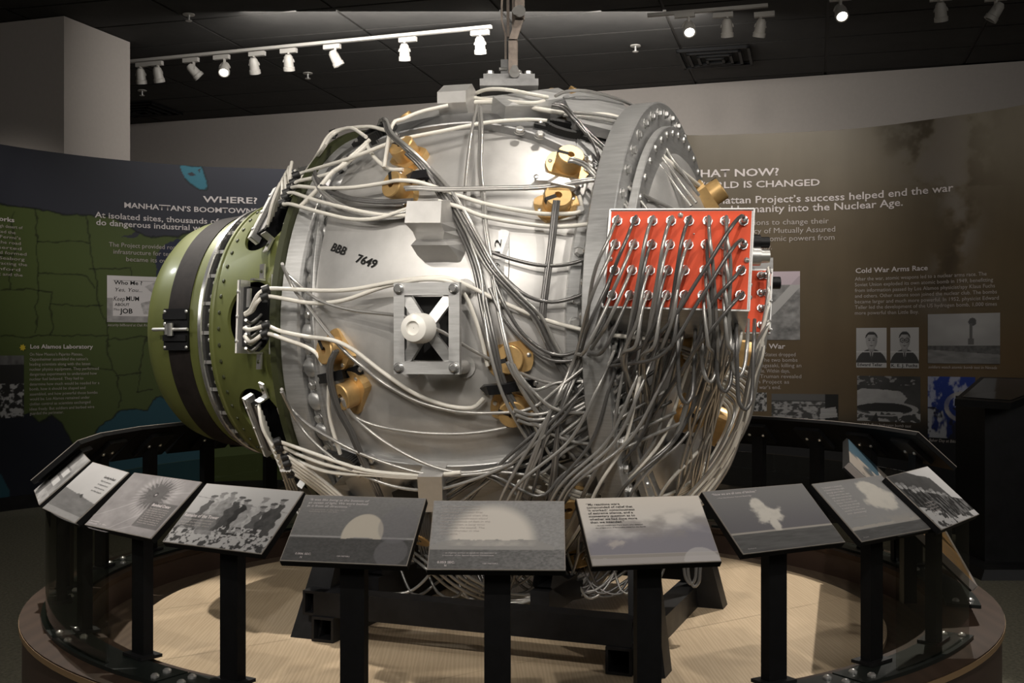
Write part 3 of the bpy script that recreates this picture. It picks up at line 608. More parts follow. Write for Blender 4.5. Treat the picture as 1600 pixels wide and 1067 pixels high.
def p_crater(u, v):
    k = .16+.16*fbm(u, v, 95, 6, 7, 7); a = np.arctan2((v-.68)*.8, u-.58); rr_ = np.hypot(u-.58, (v-.68)*.75); ry = .17+.035*np.sin(a*23)+.02*np.sin(a*41+1)
    k = np.where(rr_ < ry, .07+.06*fbm(u, v, 96, 5, 20, 20), k); k += .10*np.exp(-((rr_-.24)/.05)**2)*(.5+.5*np.sin(a*37)); k = np.where(rr_ < .012, .4, k); k = np.where((rr_ < .03) & (rr_ > .02), .03, k)
    for x0, y0, x1, y1 in ((.0, .16, .5, .58), (.35, 0, .62, .35), (.7, .74, 1, .80), (.45, 0, .9, .3)): k += .10*np.exp(-(linedist(u, v, [(x0, y0), (x1, y1)])/.007)**2)
    return g3(np.where((u > .62) & (u < .985) & (v < .56) & (v > .12), k*.35+.03, k))*np.array((1, .96, .97))
def p_men(u, v):
    n = fbm(u, v, 97, 5, 30, 20); k = np.where(v > .45, .36+.07*v, .36); k = np.where(v < .30, np.where(n > .55, .05, .40), k); k = np.where(np.abs(v-.78+.14*u) < .006, .25, k)
    for cx, top, wd__, dk, lean in ((.17, .80, .055, .08, .05), (.25, .86, .05, .30, .04), (.34, .88, .085, .22, .06), (.45, .82, .06, .06, .02), (.56, .78, .075, .03, -.06), (.60, .70, .06, .28, .0), (.70, .84, .055, .35, .0), (.74, .7, .05, .10, .03), (.82, .76, .05, .06, .02), (.89, .84, .055, .07, .0)):
        x = u-cx-lean*(v-.5)+.012*np.sin(v*40+cx*50); b = np.abs(x) < wd__*(.55+.5*sst(top-.08, top-.3, v)); b &= (v < top-.07) & (v > .16+.25*(1-wd__*11))
        k = np.where(b, dk*(.5+1.0*n), k); k = np.where(np.hypot(x/.024, (v-top+.035)/.045) < 1, .22, k); k = np.where(np.hypot(x/.036, (v-top)/.022) < 1, .05+dk*.5, k)
    k = np.where((v < .34) & (v > .14) & (u > .42) & (u < .86) & (n > .44), .05+.4*(fbm(u, v, 98, 4, 40, 30) > .52), k)
    k = np.where((u < .40) & (v > .24) & (v < .50), k*.45+.06, k); return g3(k)
def p_dome1(u, v):
    k = .11+.10*v+.06*(fbm(u, v, 99, 4, 60, 60)-.5); hz_ = .36+.015*u; k = np.where(v < hz_, .05+.05*fbm(u, v, 100, 4, 60, 60), k); k += .22*np.exp(-((v-hz_)/.012)**2)
    r_ = np.hypot((u-.58)/.165, (v-.42)/.31); k = mixc(g3(k), (.46, .42, .36), sst(1.03, .97, r_)*(v > hz_-.02*sst(.3, .8, np.abs(u-.58)/.16)))
    g = sst(1.02, .98, np.hypot((u-.85)/.13, (v-.17)/.20))*.5; g2 = sst(1.05, .95, np.hypot((u-.84)/.15, (v-.58)/.28))*.4; return mixc(mixc(k, (.17, .165, .18), g2), (.16, .155, .165), g)
def p_dome2(u, v):
    n = fbm(u, v, 101, 4, 60, 60); k = .21+.16*n; k = np.where(v < .28, .08+.18*n*(.5+u*.6), k); r_ = np.hypot((u-.46)/.31, (v-.42)/.50); c = mixc(g3(k), (.62, .58, .53), sst(1.2, .85, r_+.05*n)*(v > .33))
    d = fbm(u, v, 102, 4, 14, 14); hh = .40-.9*np.maximum(np.abs(u-.46)-.33, 0)**1.1+.03*d; return mixc(c, (.30, .29, .28), ((v < hh) & (v > .27) & (np.abs(u-.46) < .46))*(.4+.8*d))
def p_cloud(u, v):
    n = fbm(u, v, 103, 5, 4, 5); c = mixc(g3(.60+0*u), (.66, .61, .55), v); c = mixc(c, (.24, .23, .26), sst(.62, .30, v-.35*(n-.5)-.18*sst(.5, 1, u)))
    c = mixc(c, (.30, .28, .27), sst(.45, .75, n)*sst(.25, .5, v)*sst(.85, .6, v)*.8); c = mixc(c, (.40, .37, .35), (v < .14)*.8); c = mixc(c, (.26, .24, .22), (np.abs(v-.115+.01*n) < .02)*.7)
    c = mixc(c, (.46, .42, .40), sst(1.3, .5, np.hypot((u-.22-.4*(v-.3))/.07, (v-.3)/.05)+2*(fbm(u, v, 119, 4, 22, 22)-.5))*.8); return mixc(c, (.50, .48, .48), sst(1.01, .98, np.hypot((u-.86)/.15, (v+.03)/.24))*.6)
def p_mush(u, v):
    n = fbm(u, v, 104, 6, 11, 9); c = mixc(g3(.19+0*u), (.15, .145, .155), sst(1, .3, v)); c = mixc(c, (.17, .16, .17), sst(.5, .9, np.abs(u-.5))*.5); e = .28
    c = np.where((v < e)[..., None], g3(.075+.07*fbm(u, v, 105, 4, 8, 40)), c); c = mixc(c, (.42, .39, .35), (np.abs(v-e-.012) < .014)*.8)
    r_ = np.minimum(np.hypot((u-.47)/.13, (v-.55)/.13), np.hypot((u-.42)/.06, (v-.72)/.09)); r_ = np.minimum(r_, np.hypot((u-.47)/.05, (v-.42)/.12)); return mixc(c, (.58, .55, .50), sst(1.25, .75, r_+1.5*(n-.5))*(v > e)*(.75+.5*n))
def p_tall(u, v):
    n = fbm(u, v, 106, 6, 11, 9); c = g3(.28-.05*v+.02*n); c = np.where((v < .17)[..., None], g3(.07+.07*fbm(u, v, 107, 4, 8, 40)), c); c = mixc(c, (.40, .37, .33), (np.abs(v-.19-.02*n) < .022)*.8); c = mixc(c, (.32, .30, .28), (v > .17)*sst(.40, .2, v)*sst(.35, .6, u)*sst(.4, .6, n))
    r_ = np.minimum(np.hypot((u-.70)/.20, (v-.60)/.20), np.hypot((u-.66)/.13, (v-.80)/.14)); return mixc(c, (.55, .52, .47), sst(1.2, .85, r_+.9*(n-.5))*(.75+.5*n))
def p_troop(u, v):
    n = fbm(u, v, 108, 6, 12, 12); n2 = fbm(u, v, 118, 5, 40, 9); k = .05+.05*n
    k = np.where(v > 1.02-.55*np.maximum(0, u-.38)+.05*(n-.5), .5, k); k = np.where((u > .86-.1*v) & (v < .9), .5, k)
    for i in range(9): cx = .05+.085*i; cy = .80-.045*i+.03*math.sin(i*2.3); r_ = np.hypot((u-cx)/.035, (v-cy)/.05); k = np.where(r_+.5*(n-.5) < 1, .16+.40*n2, k); k = np.where(np.hypot((u-cx+.004)/.042, (v-cy-.05)/.03) < 1, .40*n+.05, k); k = np.where((np.abs(u-cx-.02) < .034) & (v < cy-.06) & (v > cy-.4), .03+.16*sst(.5, .7, n2), k)
    k = np.where((v < .42-.5*u) & (n > .40), .46, k); k = np.where((u > .38) & (v < .62-.5*(u-.38)) & (v > .10), .03+.14*sst(.45, .6, n2), k); return g3(k)
def p_farm(u, v):
    n = fbm(u, v, 109, 5, 10, 5); c = mixc(g3(.05+.03*n), (.035, .07, .095), sst(.3, .6, v)*(u < .5)); c = mixc(c, (.24, .21, .18), (v < .55)*(u < .3)*sst(.45, .6, n)); c = mixc(c, (.40, .36, .32), (u > .3)*(u < .5)*sst(.5, .8, v))
    return mixc(c, (.22, .12, .04), sst(.45, .6, u)*(.3+.9*fbm(u*.5, v*3, 110, 4, 30, 4)))
bk = dict(bold=.0)
LT = [
 (-1.474, 3.473, -1.131, .37, 'leftmost lectern, photo of a small cabin, seen nearly edge-on', p_cabin, ()),
 (-1.256, 3.099, -.944, .345, 'lectern with photo of a lone ship on dark sea, second from left', p_sea, [("Guarding the Beach", .62, .80, .30, .042, TXTD, dict(bold=.016))]+[(s_, .64, .73-.065*i, .27, .03, TXTD) for i, s_ in enumerate(("Early the next day a", "few boats passed by and", "nobody knew what was", "on the beach"))]),
 (-.997, 2.825, -.726, .325, 'lectern with aerial photo of a dark spiky crater', p_crater, [("Bombed Crater", .655, .49, .26, .045, TXTW, dict(bold=.02))]+[(s_, .655, .44-.036*i, .28, .020, TXTG) for i, s_ in enumerate(("The blast left a shallow", "dish of glassy sand more", "than a quarter mile wide", "across the desert floor", "as seen from a plane", "the day after the test,", "with roads leading in", "from the bunkers"))]+[("North shelter", .03, .07, .14, .02, TXTW), ("10,000 yards", .03, .03, .13, .02, TXTW), ("0    500 m", .2, .04, .10, .02, TXTW)]),
 (-.698, 2.593, -.536, .317, 'lectern with photo of men in hats at a tower footing', p_men, [("Remains of the Tower", .02, .43, .36, .05, TXTW, dict(bold=.02))]+[(s_, .03, .38-.045*i, .32, .022, TXTG) for i, s_ in enumerate(("The steel tower had vanished", "and only the footings were left", "in the sand, with bits of bent"))]),
 (-.364, 2.407, -.214, .290, 'lectern with photo of a pale dome marked 0.006 SEC', p_dome1, [("“It was like being at the bottom of", .05, .915, .50, .034, TXTW, dict(shear=.2)), ("an ocean of light. We were bathed", .05, .865, .50, .034, TXTW, dict(shear=.2)), ("in it from all directions.”", .05, .815, .36, .034, TXTW, dict(shear=.2)), ("—a physicist at the test site,", .08, .765, .30, .018, TXTG), ("watching from the hills", .08, .735, .24, .018, TXTG), ("0.006 SEC.", .10, .085, .13, .028, TXTW), ("N", .15, .035, .014, .028, TXTW), ("100 METERS", .44, .075, .10, .018, TXTW)]),
 (-.033, 2.333, -.030, .290, 'lectern with photo of a wide fireball marked 0.053 SEC', p_dome2, [(s_, .06, .90-.046*i, wd__, .028, TXTG, dict(shear=.2)) for i, (s_, wd__) in enumerate((("“It’s hard to overstate the", .30), ("impact on the senses of", .30), ("something like that first", .32), ("flash of light, and then the", .36), ("fireball, the mushroom cloud", .36), ("rising thousands of feet in the", .38), ("sky, and then, a long time", .34), ("afterwards, the sound. The", .34), ("rumble, thunder in the", .30), ("mountains.”", .16)))]+[("—an engineer worked on signals for the detonator as", .10, .215, .40, .018, TXTW, dict(shear=.2)), ("a member of the Special Engineer Detachment.", .10, .18, .38, .018, TXTW, dict(shear=.2)), ("0.053 SEC.", .065, .075, .13, .030, TXTW, dict(bold=.02)), ("N", .12, .03, .014, .028, TXTW, dict(bold=.02)), ("100 METERS", .40, .065, .11, .018, TXTW)]),
 (.312, 2.400, .188, .290, 'lectern with clouded sky photo and quote My reactions were', p_cloud, [(s_, .06, .885-.046*i, wd__, .032, TXTD, dict(bold=.012)) for i, (s_, wd__) in enumerate((("“My reactions were", .27), ("compounded of relief that", .37), ("‘it worked;’ consciousness", .38), ("of extreme silence, and a", .36), ("momentary question as to", .37), ("whether we had done more", .38), ("than we intended.”", .27)))]+[("—British metallurgist Cyril Smith, who directed", .09, .565, .38, .018, TXTD), ("the preparation of fissionable metal for the bomb", .09, .53, .40, .018, TXTD)]),
 (.656, 2.590, .527, .320, 'lectern with photo of a ragged white cloud over a plain', p_mush, [("“Now we are all sons of bitches.”", .06, .92, .44, .036, TXTW, dict(shear=.2, bold=.01)), ("—Test Site Director Kenneth Bainbridge", .08, .865, .34, .020, TXTW, dict(shear=.2)), ("about 8 seconds", .06, .05, .08, .012, TXTW)]),
 (.953, 2.770, .690, .308, 'lectern with photo of a tall mushroom cloud over a plain', p_tall, [(s_, .06+.004*i, .90-.047*i, .28-.04*(i % 3 == 2), .028, TXTW) for i, s_ in enumerate(("“It blasted; it pounced;", "it bored its way right", "through you. It was a", "vision which was seen", "with more than the eye.", "It was seen to last", "forever. You would wish", "it would stop; although", "it lasted about two", "seconds. Finally it was", "over, diminishing.”"))]+[("—a physicist at base camp", .12, .36, .2, .016, TXTG), ("12 seconds", .05, .04, .07, .012, TXTW)]),
 (1.196, 2.983, .909, .335, 'lectern with high-contrast photo of troops, rightmost of the front row', p_troop, [(s_, .16, .42-.05*i, .2, .026, TXTG) for i, s_ in enumerate(("The first units", "moved toward", "the test area", "on foot"))]),
]
for x, y, ph, w_, lb, fn_, tx in LT: lectern(x, y, ph, w_, 'black '+lb, fn_, tx)
backs = [(-82, 'left side, just behind the leftmost front lectern'), (-95, 'left side, second behind the front row'), (-108, 'back left, seen from beneath with two bright bolts'), (-121, 'back left, partly behind the olive nose'), (-134, 'back left, mostly behind the olive nose'),
 (97, 'back right, rightmost with a pale slanting edge'), (109, 'back right, second from the right'), (121, 'back right, under the newspaper photo'), (133, 'back right, nearest the hanging cables')]
for a, lb in backs:
    ph = math.radians(a); x, y = RC[0]+1.56*math.sin(ph), RC[1]-1.56*math.cos(ph); lectern(x, y, ph, .325, 'black lectern seen from behind, '+lb, None, (), ZB+.045)
# large steeply tilted board on the right
c0, c1, c2, c3 = V((1.02, 3.40, H-.348)), V((1.31, 4.38, H-.348)), V((1.657, 4.28, H-.70)), V((1.367, 3.30, H-.70))
tb = empty('tilted_panorama_board', ((c0+c2)/2).xy.to_3d()+V((0, 0, ZR)), 'large steeply tilted colour photo board on the right side of the ring', 'information board')
s_ = (c1-c0).normalized(); upv = (c0-c3); upv = (upv-s_*upv.dot(s_)); dd = upv.length; upv.normalize(); n_ = s_.cross(upv); n_ = n_ if n_.z > 0 else -n_
cc = (c0+c1+c2+c3)/4; wl = (c1-c0).length
MB().box(cc-n_*.012, s_*wl/2, upv*dd/2, n_*.011).build('board', BLACKP, tb)
MB().box(cc-upv*(dd/2)-n_*.006, s_*wl/2, upv*.004, n_*.010).build('lower_edge_trim', mat('satin_edge', (.40, .36, .34), .35, .5), tb)
MB().box(cc-s_*(wl/2)-n_*.006, upv*dd/2, s_*.004, n_*.010).build('side_edge_trim', bpy.data.materials['satin_edge'], tb)
U, Vv = np.meshgrid(np.linspace(0, 1, 150), np.linspace(0, 1, 110)); b0 = np.array(cc-s_*(wl/2-.006)-upv*(dd/2-.006)+n_*.001)
add('photo_print', gridmesh('photo_print', b0+U[..., None]*np.array(s_)*(wl-.012)+Vv[..., None]*np.array(upv)*(dd-.012), p_farm(1-Vv, U), PRINT), tb)
for k in (-.35, .35):
    q = cc+s_*wl*k; MB().bx(q.x-.02, q.x+.02, q.y-.02, q.y+.02, ZR+.01, q.z-.03).build('post', BLACKP, tb)

# ------------------------------------------------------------------ cradle under the sphere
C = V((-.02, 3.92, H+.067)); R = .80
TH = math.radians(21); AX = V((-math.cos(TH), math.sin(TH), 0)); AN = V((-math.sin(TH), -math.cos(TH), 0)); UP = V((0, 0, 1))
cr = empty('support_cradle', (C.x, C.y, ZD), 'black welded steel cradle on the oak disc carrying the metal sphere', 'stand')
def tubebeam(p, q, hw, name, wall=.008, z=None):
    p, q = V(p), V(q); d = (q-p).normalized(); s = d.cross(UP).normalized(); m_ = MB(); c = (p+q)/2; L = (q-p)/2
    m_.box(c+s*(hw-wall/2), L, s*wall/2, UP*hw).box(c-s*(hw-wall/2), L, s*wall/2, UP*hw).box(c+UP*(hw-wall/2), L, s*(hw-wall), UP*wall/2).box(c-UP*(hw-wall/2), L, s*(hw-wall), UP*wall/2)
    return m_.build(name, BLACKM, cr)
rl, rr_ = V((-.575, 3.395, ZD+.0385)), V((.290, 3.05, ZD+.0385))
for p in (rl, rr_): tubebeam(p, p-AN*1.05, .0375, 'runner_tube')
fb = V((0, 0, .0755))
tubebeam(rl+fb+AX*.035-AN*.045, rr_+fb-AX*.035-AN*.045, .0375, 'front_beam'); tubebeam(rl+fb-AN*.98+AX*.03, rr_+fb-AN*.98-AX*.03, .0375, 'rear_beam')
tubebeam(rl+fb*1.0+AX*.036-AN*.008, rl+fb*1.0+AX*.036-AN*.3, .0375, 'side_beam')
for p, sg in ((rl, 1), (rr_, -1)):
    for dpt in (.06, .92):
        b_ = p-AN*dpt+AX*sg*.075; b_.z = ZD
        MB().put([*(b_+AX*i*.05+AN*j*.04 for i in (-1, 1) for j in (-1, 1)), *(V((b_.x, b_.y, 0))-AX*sg*.06+AX*i*.03-AN*(.12 if dpt < .5 else -.12)+AN*j*.04+UP*.72 for i in (-1, 1) for j in (-1, 1))],
            [(0, 1, 3, 2), (4, 5, 7, 6), (0, 1, 5, 4), (2, 3, 7, 6), (0, 2, 6, 4), (1, 3, 7, 5)]).build('tapered_leg', BLACKM, cr)
for k in (-.28, .30):
    m_ = MB(); c = C+AX*k
    m_.lathe(c, AX, [(-.03, .84), (.03, .84), (.03, .90), (-.03, .90), (-.03, .84)], 40, math.radians(-118), math.radians(-62), u=AN); m_.build('saddle', BLACKM, cr, 30)
    for q in (-.35, .30): MB().box(V((c.x, c.y, ZD+.115))+AN*q, AX*.03, AN*.14, UP*.038).build('saddle_foot', BLACKM, cr)

# ------------------------------------------------------------------ the sphere
dv = empty('bomb_replica', (C.x, C.y, C.z-R), 'large wired aluminium sphere with olive nose and red boxes on a black cradle', 'museum replica')
def S(px, py, h=0.):
    """point of the sphere of radius R+h met by the sight line of a photograph point; past the limb, the nearest approach"""
    d = V(((px-800)/F, 1, -(py-HZ)/F)).normalized(); o = V((0, 0, H)); b = (C-o).dot(d); pc = o+d*b; q = (pc-C).length; rad = R+h
    return pc if q >= rad else pc-d*math.sqrt(rad*rad-q*q)
def N_(p): return (p-C).normalized()
# shell in two castings, with the recessed bolt channel between
def sph(t0, t1, n, r=R): return [(t, math.sqrt(max(r*r-t*t, 1e-9))) for t in np.linspace(t0, t1, n)]
MB().lathe(C, AX, sph(-.515, .335, 44)+[(.337, .70)], 144).build('main_casting', ALU, dv, 40)
MB().lathe(C, AX, [(.335, .706), (.345, .700), (.40, .672), (.405, .655)], 144).build('bolt_channel', ALU2, dv, 40)
MB().lathe(C, AX, [(.405, .650), (.408, .690), (.415, .697), (.470, .700), (.474, .696), (.474, .60)], 144).build('nose_belt', ALU2, dv, 30)
MB().lathe(C, AX, [(-.80, .001), (-.798, .06), (-.79, .11), (-.70, .375), (-.63, .555), (-.615, .57)], 128).build('rear_casting', ALU, dv, 40)
# wide double flange (the big vertical belt right of centre)
MB().lathe(C, AX, [(-.505, .55), (-.505, .732), (-.508, .736), (-.577, .736), (-.580, .732), (-.580, .50)], 160).build('belt_flange', ALU2, dv, 30)
MB().lathe(C, AX, [(-.59, .50), (-.59, .655), (-.593, .658), (-.612, .658), (-.615, .655), (-.615, .45)], 160).build('rear_flange', ALU2, dv, 30)
MB().lathe(C, AX, [(-.585, .55), (-.585, .62), (-.60, .62)], 96).build('flange_gap', ALUD, dv)
# scallops + bolts on the channel
hexb = MB().lathe((0, 0, 0), (0, 0, 1), [(0, .017), (.003, .017)], 16).lathe((0, 0, .003), (0, 0, 1), [(0, .013), (.010, .013), (.012, .010), (.012, .0005)], 6).mesh('hex_bolt', ZINC, 30)
smallb = MB().lathe((0, 0, 0), (0, 0, 1), [(0, .0075), (.003, .007), (.005, .003), (.0055, .0002)], 8).mesh('screw', ZINC, 50)
darkb = MB().lathe((0, 0, 0), (0, 0, 1), [(0, .0065), (.003, .006), (.005, .0002)], 8).mesh('rivet', OLIVED, 50)
def orient(p, n, s=1., roll=0): return M.Translation(p) @ V(n).to_track_quat('Z', 'Y').to_matrix().to_4x4() @ M.Rotation(roll, 4, 'Z') @ M.Scale(s, 4)
def ringpt(t, r, a): return C+AX*t+(AN*math.cos(a)+UP*math.sin(a))*r
def rdir(a): return AN*math.cos(a)+UP*math.sin(a)
for k in range(40):
    a = math.radians(k*9+3); add('hex_bolt', hexb, dv, orient(ringpt(.372, .690, a), (rdir(a)*.9+AX*.45), 1, k))
    if abs((a+math.pi) % (2*math.pi)-math.pi) < 1.9:
        p0 = ringpt(.372, .665, a+math.radians(4.5))
        MB().lathe(p0, (rdir(a+math.radians(4.5))*.9+AX*.4), [(0, .034), (.026, .030), (.032, .022), (.034, .001)], 14).build('casting_boss', ALU2, dv, 60)
for k in range(48):
    a = math.radians(k*7.5+2); add('hex_bolt', hexb, dv, orient(ringpt(-.580, .70, a), -AX, .9, k)); add('hex_bolt', hexb, dv, orient(ringpt(-.505, .71, a), AX, .7, k))
    add('screw', smallb, dv, orient(ringpt(-.615, .635, a+.06), -AX, 1.5))
# raised bolted ribs that frame the front casting
def rib(px, w_=.05, h=.022, name='panel_rib', m=ALUD, hh=0, bolts=(), seg=8):
    P_ = [V((x, y, 0)) for x, y in px]; P_ = [2*P_[0]-P_[1]]+P_+[2*P_[-1]-P_[-2]]; pts = []
    for i in range(1, len(P_)-2):
        for t in np.linspace(0, 1, seg, endpoint=False):
            a, b, c, d = P_[i-1:i+3]; q = .5*((2*b)+(c-a)*t+(2*a-5*b+4*c-d)*t*t+(3*b-a-3*c+d)*t**3); pts.append(S(q.x, q.y, hh))
    pts.append(S(*px[-1], hh)); MB().sweep(pts, [N_(p) for p in pts], w_, h).build(name, m, dv, 35)
    for bx_, by_ in bolts: p = S(bx_, by_, hh+h); add('hex_bolt', hexb, dv, orient(p, N_(p), 1, bx_))
rib([(503, 300), (520, 272), (545, 250), (580, 229), (630, 211), (690, 199), (750, 195), (800, 202), (850, 216), (900, 240), (940, 270)], .062, .026, bolts=((540, 252), (553, 246), (617, 214), (812, 206), (843, 213), (921, 252)))
rib([(530, 700), (575, 716), (640, 728), (720, 732), (800, 724), (870, 707), (925, 686)], .05, .02, m=ALU2, bolts=((582, 716), (785, 724), (812, 722)))
rib([(925, 290), (905, 370), (893, 460), (892, 540), (900, 620), (918, 690)], .035, .018, m=ALU2, bolts=((921, 262), (905, 330), (904, 395), (899, 470), (898, 505), (912, 540), (905, 610)))
rib([(505, 310), (497, 370), (491, 440), (492, 520), (500, 600), (520, 690)], .016, .010, m=ALU2)
# folded cover plates over the top and at the bottom
def plate(px, h, th, name, m=ALU2, lift=None):
    top = [S(x, y, h+(lift[i] if lift else 0)) for i, (x, y) in enumerate(px)]; n = sum((N_(p) for p in top), V())/len(top); n.normalize(); k = len(top)
    fs = [tuple(range(k)), tuple(range(2*k-1, k-1, -1))]+[(i, i+k, (i+1) % k+k, (i+1) % k) for i in range(k)]
    return MB().put(top+[p-n*th for p in top], fs).build(name, m, dv)
plate([(770, 150), (838, 141), (872, 137), (900, 150), (862, 165), (790, 166)], .07, .05, 'top_cover_plate')
plate([(880, 150), (905, 143), (968, 155), (985, 176), (960, 205), (900, 190)], .07, .03, 'top_cover_plate')
plate([(905, 196), (960, 206), (962, 225), (945, 262), (900, 232)], .03, .02, 'side_cover_plate')
plate([(545, 735), (650, 742), (655, 748), (652, 795), (530, 795), (520, 760)], .015, .02, 'lower_cover_plate')
plate([(690, 741), (820, 742), (915, 715), (940, 740), (930, 800), (690, 800)], .02, .02, 'lower_cover_plate')
plate([(652, 745), (690, 745), (692, 800), (655, 800)], .07, .06, 'lower_lug', ALU)
plate([(612, 770), (640, 757), (655, 770), (655, 800), (622, 800)], .030, .004, 'dark_opening', BLACKH)
for x, y in ((593, 747), (842, 760), (796, 757), (560, 742), (830, 745)): p = S(x, y, .02); add('screw', smallb, dv, orient(p, N_(p), 1.4))
# hoist eye at the top and the hanging rod assembly
top = V((-.01, 3.90, C.z+.862))
MB().box(top, (.088, 0, 0), (0, .07, 0), (0, 0, .012)).build('hoist_base_plate', ALUW, dv)
MB().box(top+V((-.0, 0, -.02)), (.10, 0, 0), (0, .085, 0), (0, 0, .012)).build('hoist_pad', ALUW, dv)
MB().box(top+V((-.012, 0, .04)), (.017, 0, 0), (0, .02, 0), (0, 0, .034)).build('hoist_lug', ALUW, dv)
for dx, dy in ((-.065, -.05), (.03, -.055), (.066, -.045), (.05, .05), (-.06, .05)): add('hex_bolt', hexb, dv, orient(top+V((dx, dy, .012)), UP, 1))
hr = empty('hoist_rod', (top.x, top.y, CZ), 'rusty steel hoist linkage hanging from the ceiling onto the top of the sphere', 'hoist')
def bar(pts, w_, d_, name, m): 
    mb_ = MB()
    for a, b in zip(pts[:-1], pts[1:]):
        a, b = V(a), V(b); dz = (b-a)/2; mb_.box((a+b)/2, V((w_, 0, 0)), V((0, d_, 0)), dz)
    return mb_.build(name, m, hr)
STEEL = mat('rusty_steel', (.20, .165, .14), .5, .6, 20, .45, .2); Yh = 3.88
bar([P(801, 128, Yh-.03), P(801, 62, Yh-.03)], .0065*2.2, .008, 'lower_link', STEEL); bar([P(801, 64, Yh-.03), P(812, 30, Yh-.03)], .0145, .008, 'lower_link', STEEL)
bar([P(812, 32, Yh-.03), P(812, 0, Yh-.03), P(812, -110, Yh-.03)], .0165, .008, 'upper_link', STEEL)
bar([P(790, 116, Yh+.02), P(790, 56, Yh+.02), P(784, 32, Yh+.02), P(784, 10, Yh+.02), P(790, -110, Yh+.02)], .0035, .006, 'side_bar', STEEL)
bar([P(794, 58, Yh+.04), P(793, -110, Yh+.04)], .005, .006, 'side_bar', STEEL)
MB().cyl(P(806, 17, Yh-.07), P(806, 17, Yh+.03), .014, n=6).cyl(P(812, 17, Yh-.065), P(812, 17, Yh-.045), .020, n=16).build('link_bolt', ZINC, hr, 30)
MB().cyl(P(804, 107, Yh-.075), P(804, 107, Yh+.03), .013, n=6).cyl(P(804, 113, Yh-.07), P(804, 113, Yh-.05), .018, n=16).build('link_bolt', ZINC, hr, 30)
MB().cyl(P(780, 108, Yh), P(792, 108, Yh), .006, n=10).build('cross_pin', ZINC, hr, 30)
MB().box((top.x+.01, Yh, CZ-.03), (.08, 0, 0), (0, .08, 0), (0, 0, .03)).build('ceiling_plate', STEEL, hr)
MB().box((top.x+.02, Yh, CZ-.9), (.010, 0, 0), (0, .010, 0), (0, 0, .90)).build('rod', STEEL, hr)

# ------------------------------------------------------------------ olive nose
no = add('nose_case', MB().lathe(C, AX, [(.474, .60), (.474, .714), (.477, .720), (.497, .720), (.500, .716), (.500, .62)], 144).mesh('nose_case', OLIVED, 30), dv, label='olive drab conical nose case')
prof = [(.50, .648), (.52, .640), (.868, .479), (.88, .476), (.885, .480), (.895, .478), (.895, .466), (.868, .466), (.52, .628), (.50, .634), (.50, .648)]
cone = MB().lathe(C, AX, prof, 160).mesh('cone_skirt', OLIVE, 30)
co = bpy.data.objects.new('cone_skirt', cone); COL.objects.link(co)
HA = [math.radians(3.5+36*k) for k in range(10)]
cn = lambda a: (rdir(a)*.905+AX*.42).normalized()      # outward normal of the cone
cut = MB()
for a in HA:
    p = ringpt(.668, .573, a); n = cn(a); tg = rdir(a+math.pi/2); al = (AX-n*AX.dot(n)).normalized(); nn = 40
    cut.put([p+n*z+tg*.118*math.cos(2*math.pi*i/nn)+al*.143*math.sin(2*math.pi*i/nn) for z in (-.10, .10) for i in range(nn)], [tuple(range(nn)), tuple(range(2*nn-1, nn-1, -1))]+[(i, i+nn, (i+1) % nn+nn, (i+1) % nn) for i in range(nn)])
cu_ = bpy.data.objects.new('cutter', cut.mesh('cutter', BLACKH)); COL.objects.link(cu_)
bm_ = co.modifiers.new('holes', 'BOOLEAN'); bm_.object = cu_; bm_.operation = 'DIFFERENCE'; bm_.solver = 'EXACT'
bpy.context.view_layer.update()
cm = bpy.data.meshes.new_from_object(co.evaluated_get(bpy.context.evaluated_depsgraph_get()))
bpy.data.objects.remove(co); bpy.data.objects.remove(cu_)
for p in cm.polygons: p.use_smooth = True
cm.set_sharp_from_angle(angle=math.radians(25)); add('cone_skirt', cm, no)
MB().lathe(C, AX, [(.50, .56), (.60, .52), (.88, .40), (.90, .02)], 64).build('inner_liner', BLACKH, no)
MB().lathe(C, AX, [(.893, .47), (.893, .446), (.942, .446)], 120).build('ring_gap', BLACKH, no)
MB().lathe(C, AX, [(.936, .40), (.936, .462), (.939, .466), (.951, .466), (.954, .462), (.954, .40)], 160).build('clamp_ring', CHROME, no, 30)
MB().lathe(C, AX, [(.952, .444), (1.00, .442), (1.10, .432), (1.16, .420), (1.195, .408), (1.225, .385), (1.245, .35), (1.25, .30), (1.26, .15), (1.262, .001)], 144).build('dome', OLIVE, no, 40)
MB().lathe(C, AX, [(1.005, .440), (1.005, .4445), (1.10, .4355), (1.10, .431)], 144).build('strap', STRAP, no, 30)
finm = MB().box((0, 0, 0), (.019, 0, 0), (0, .002, 0), (0, 0, .006)).mesh('fin', ZINC)
for k in range(56):
    a = 2*math.pi*k/56; add('rivet', darkb, no, orient(ringpt(.845, .491, a), cn(a), 1.15))
    a2 = a+.03; add('screw', smallb, no, orient(ringpt(.915, .447, a2), rdir(a2), 1.0))
    if k % 2: add('fin', finm, no, M.Translation(ringpt(.915, .452, a2+.055)) @ AX.to_track_quat('X', 'Z').to_matrix().to_4x4())
    if k % 2 == 0: add('screw', smallb, no, orient(ringpt(.500, .695, a+.05), AX, 1.3))
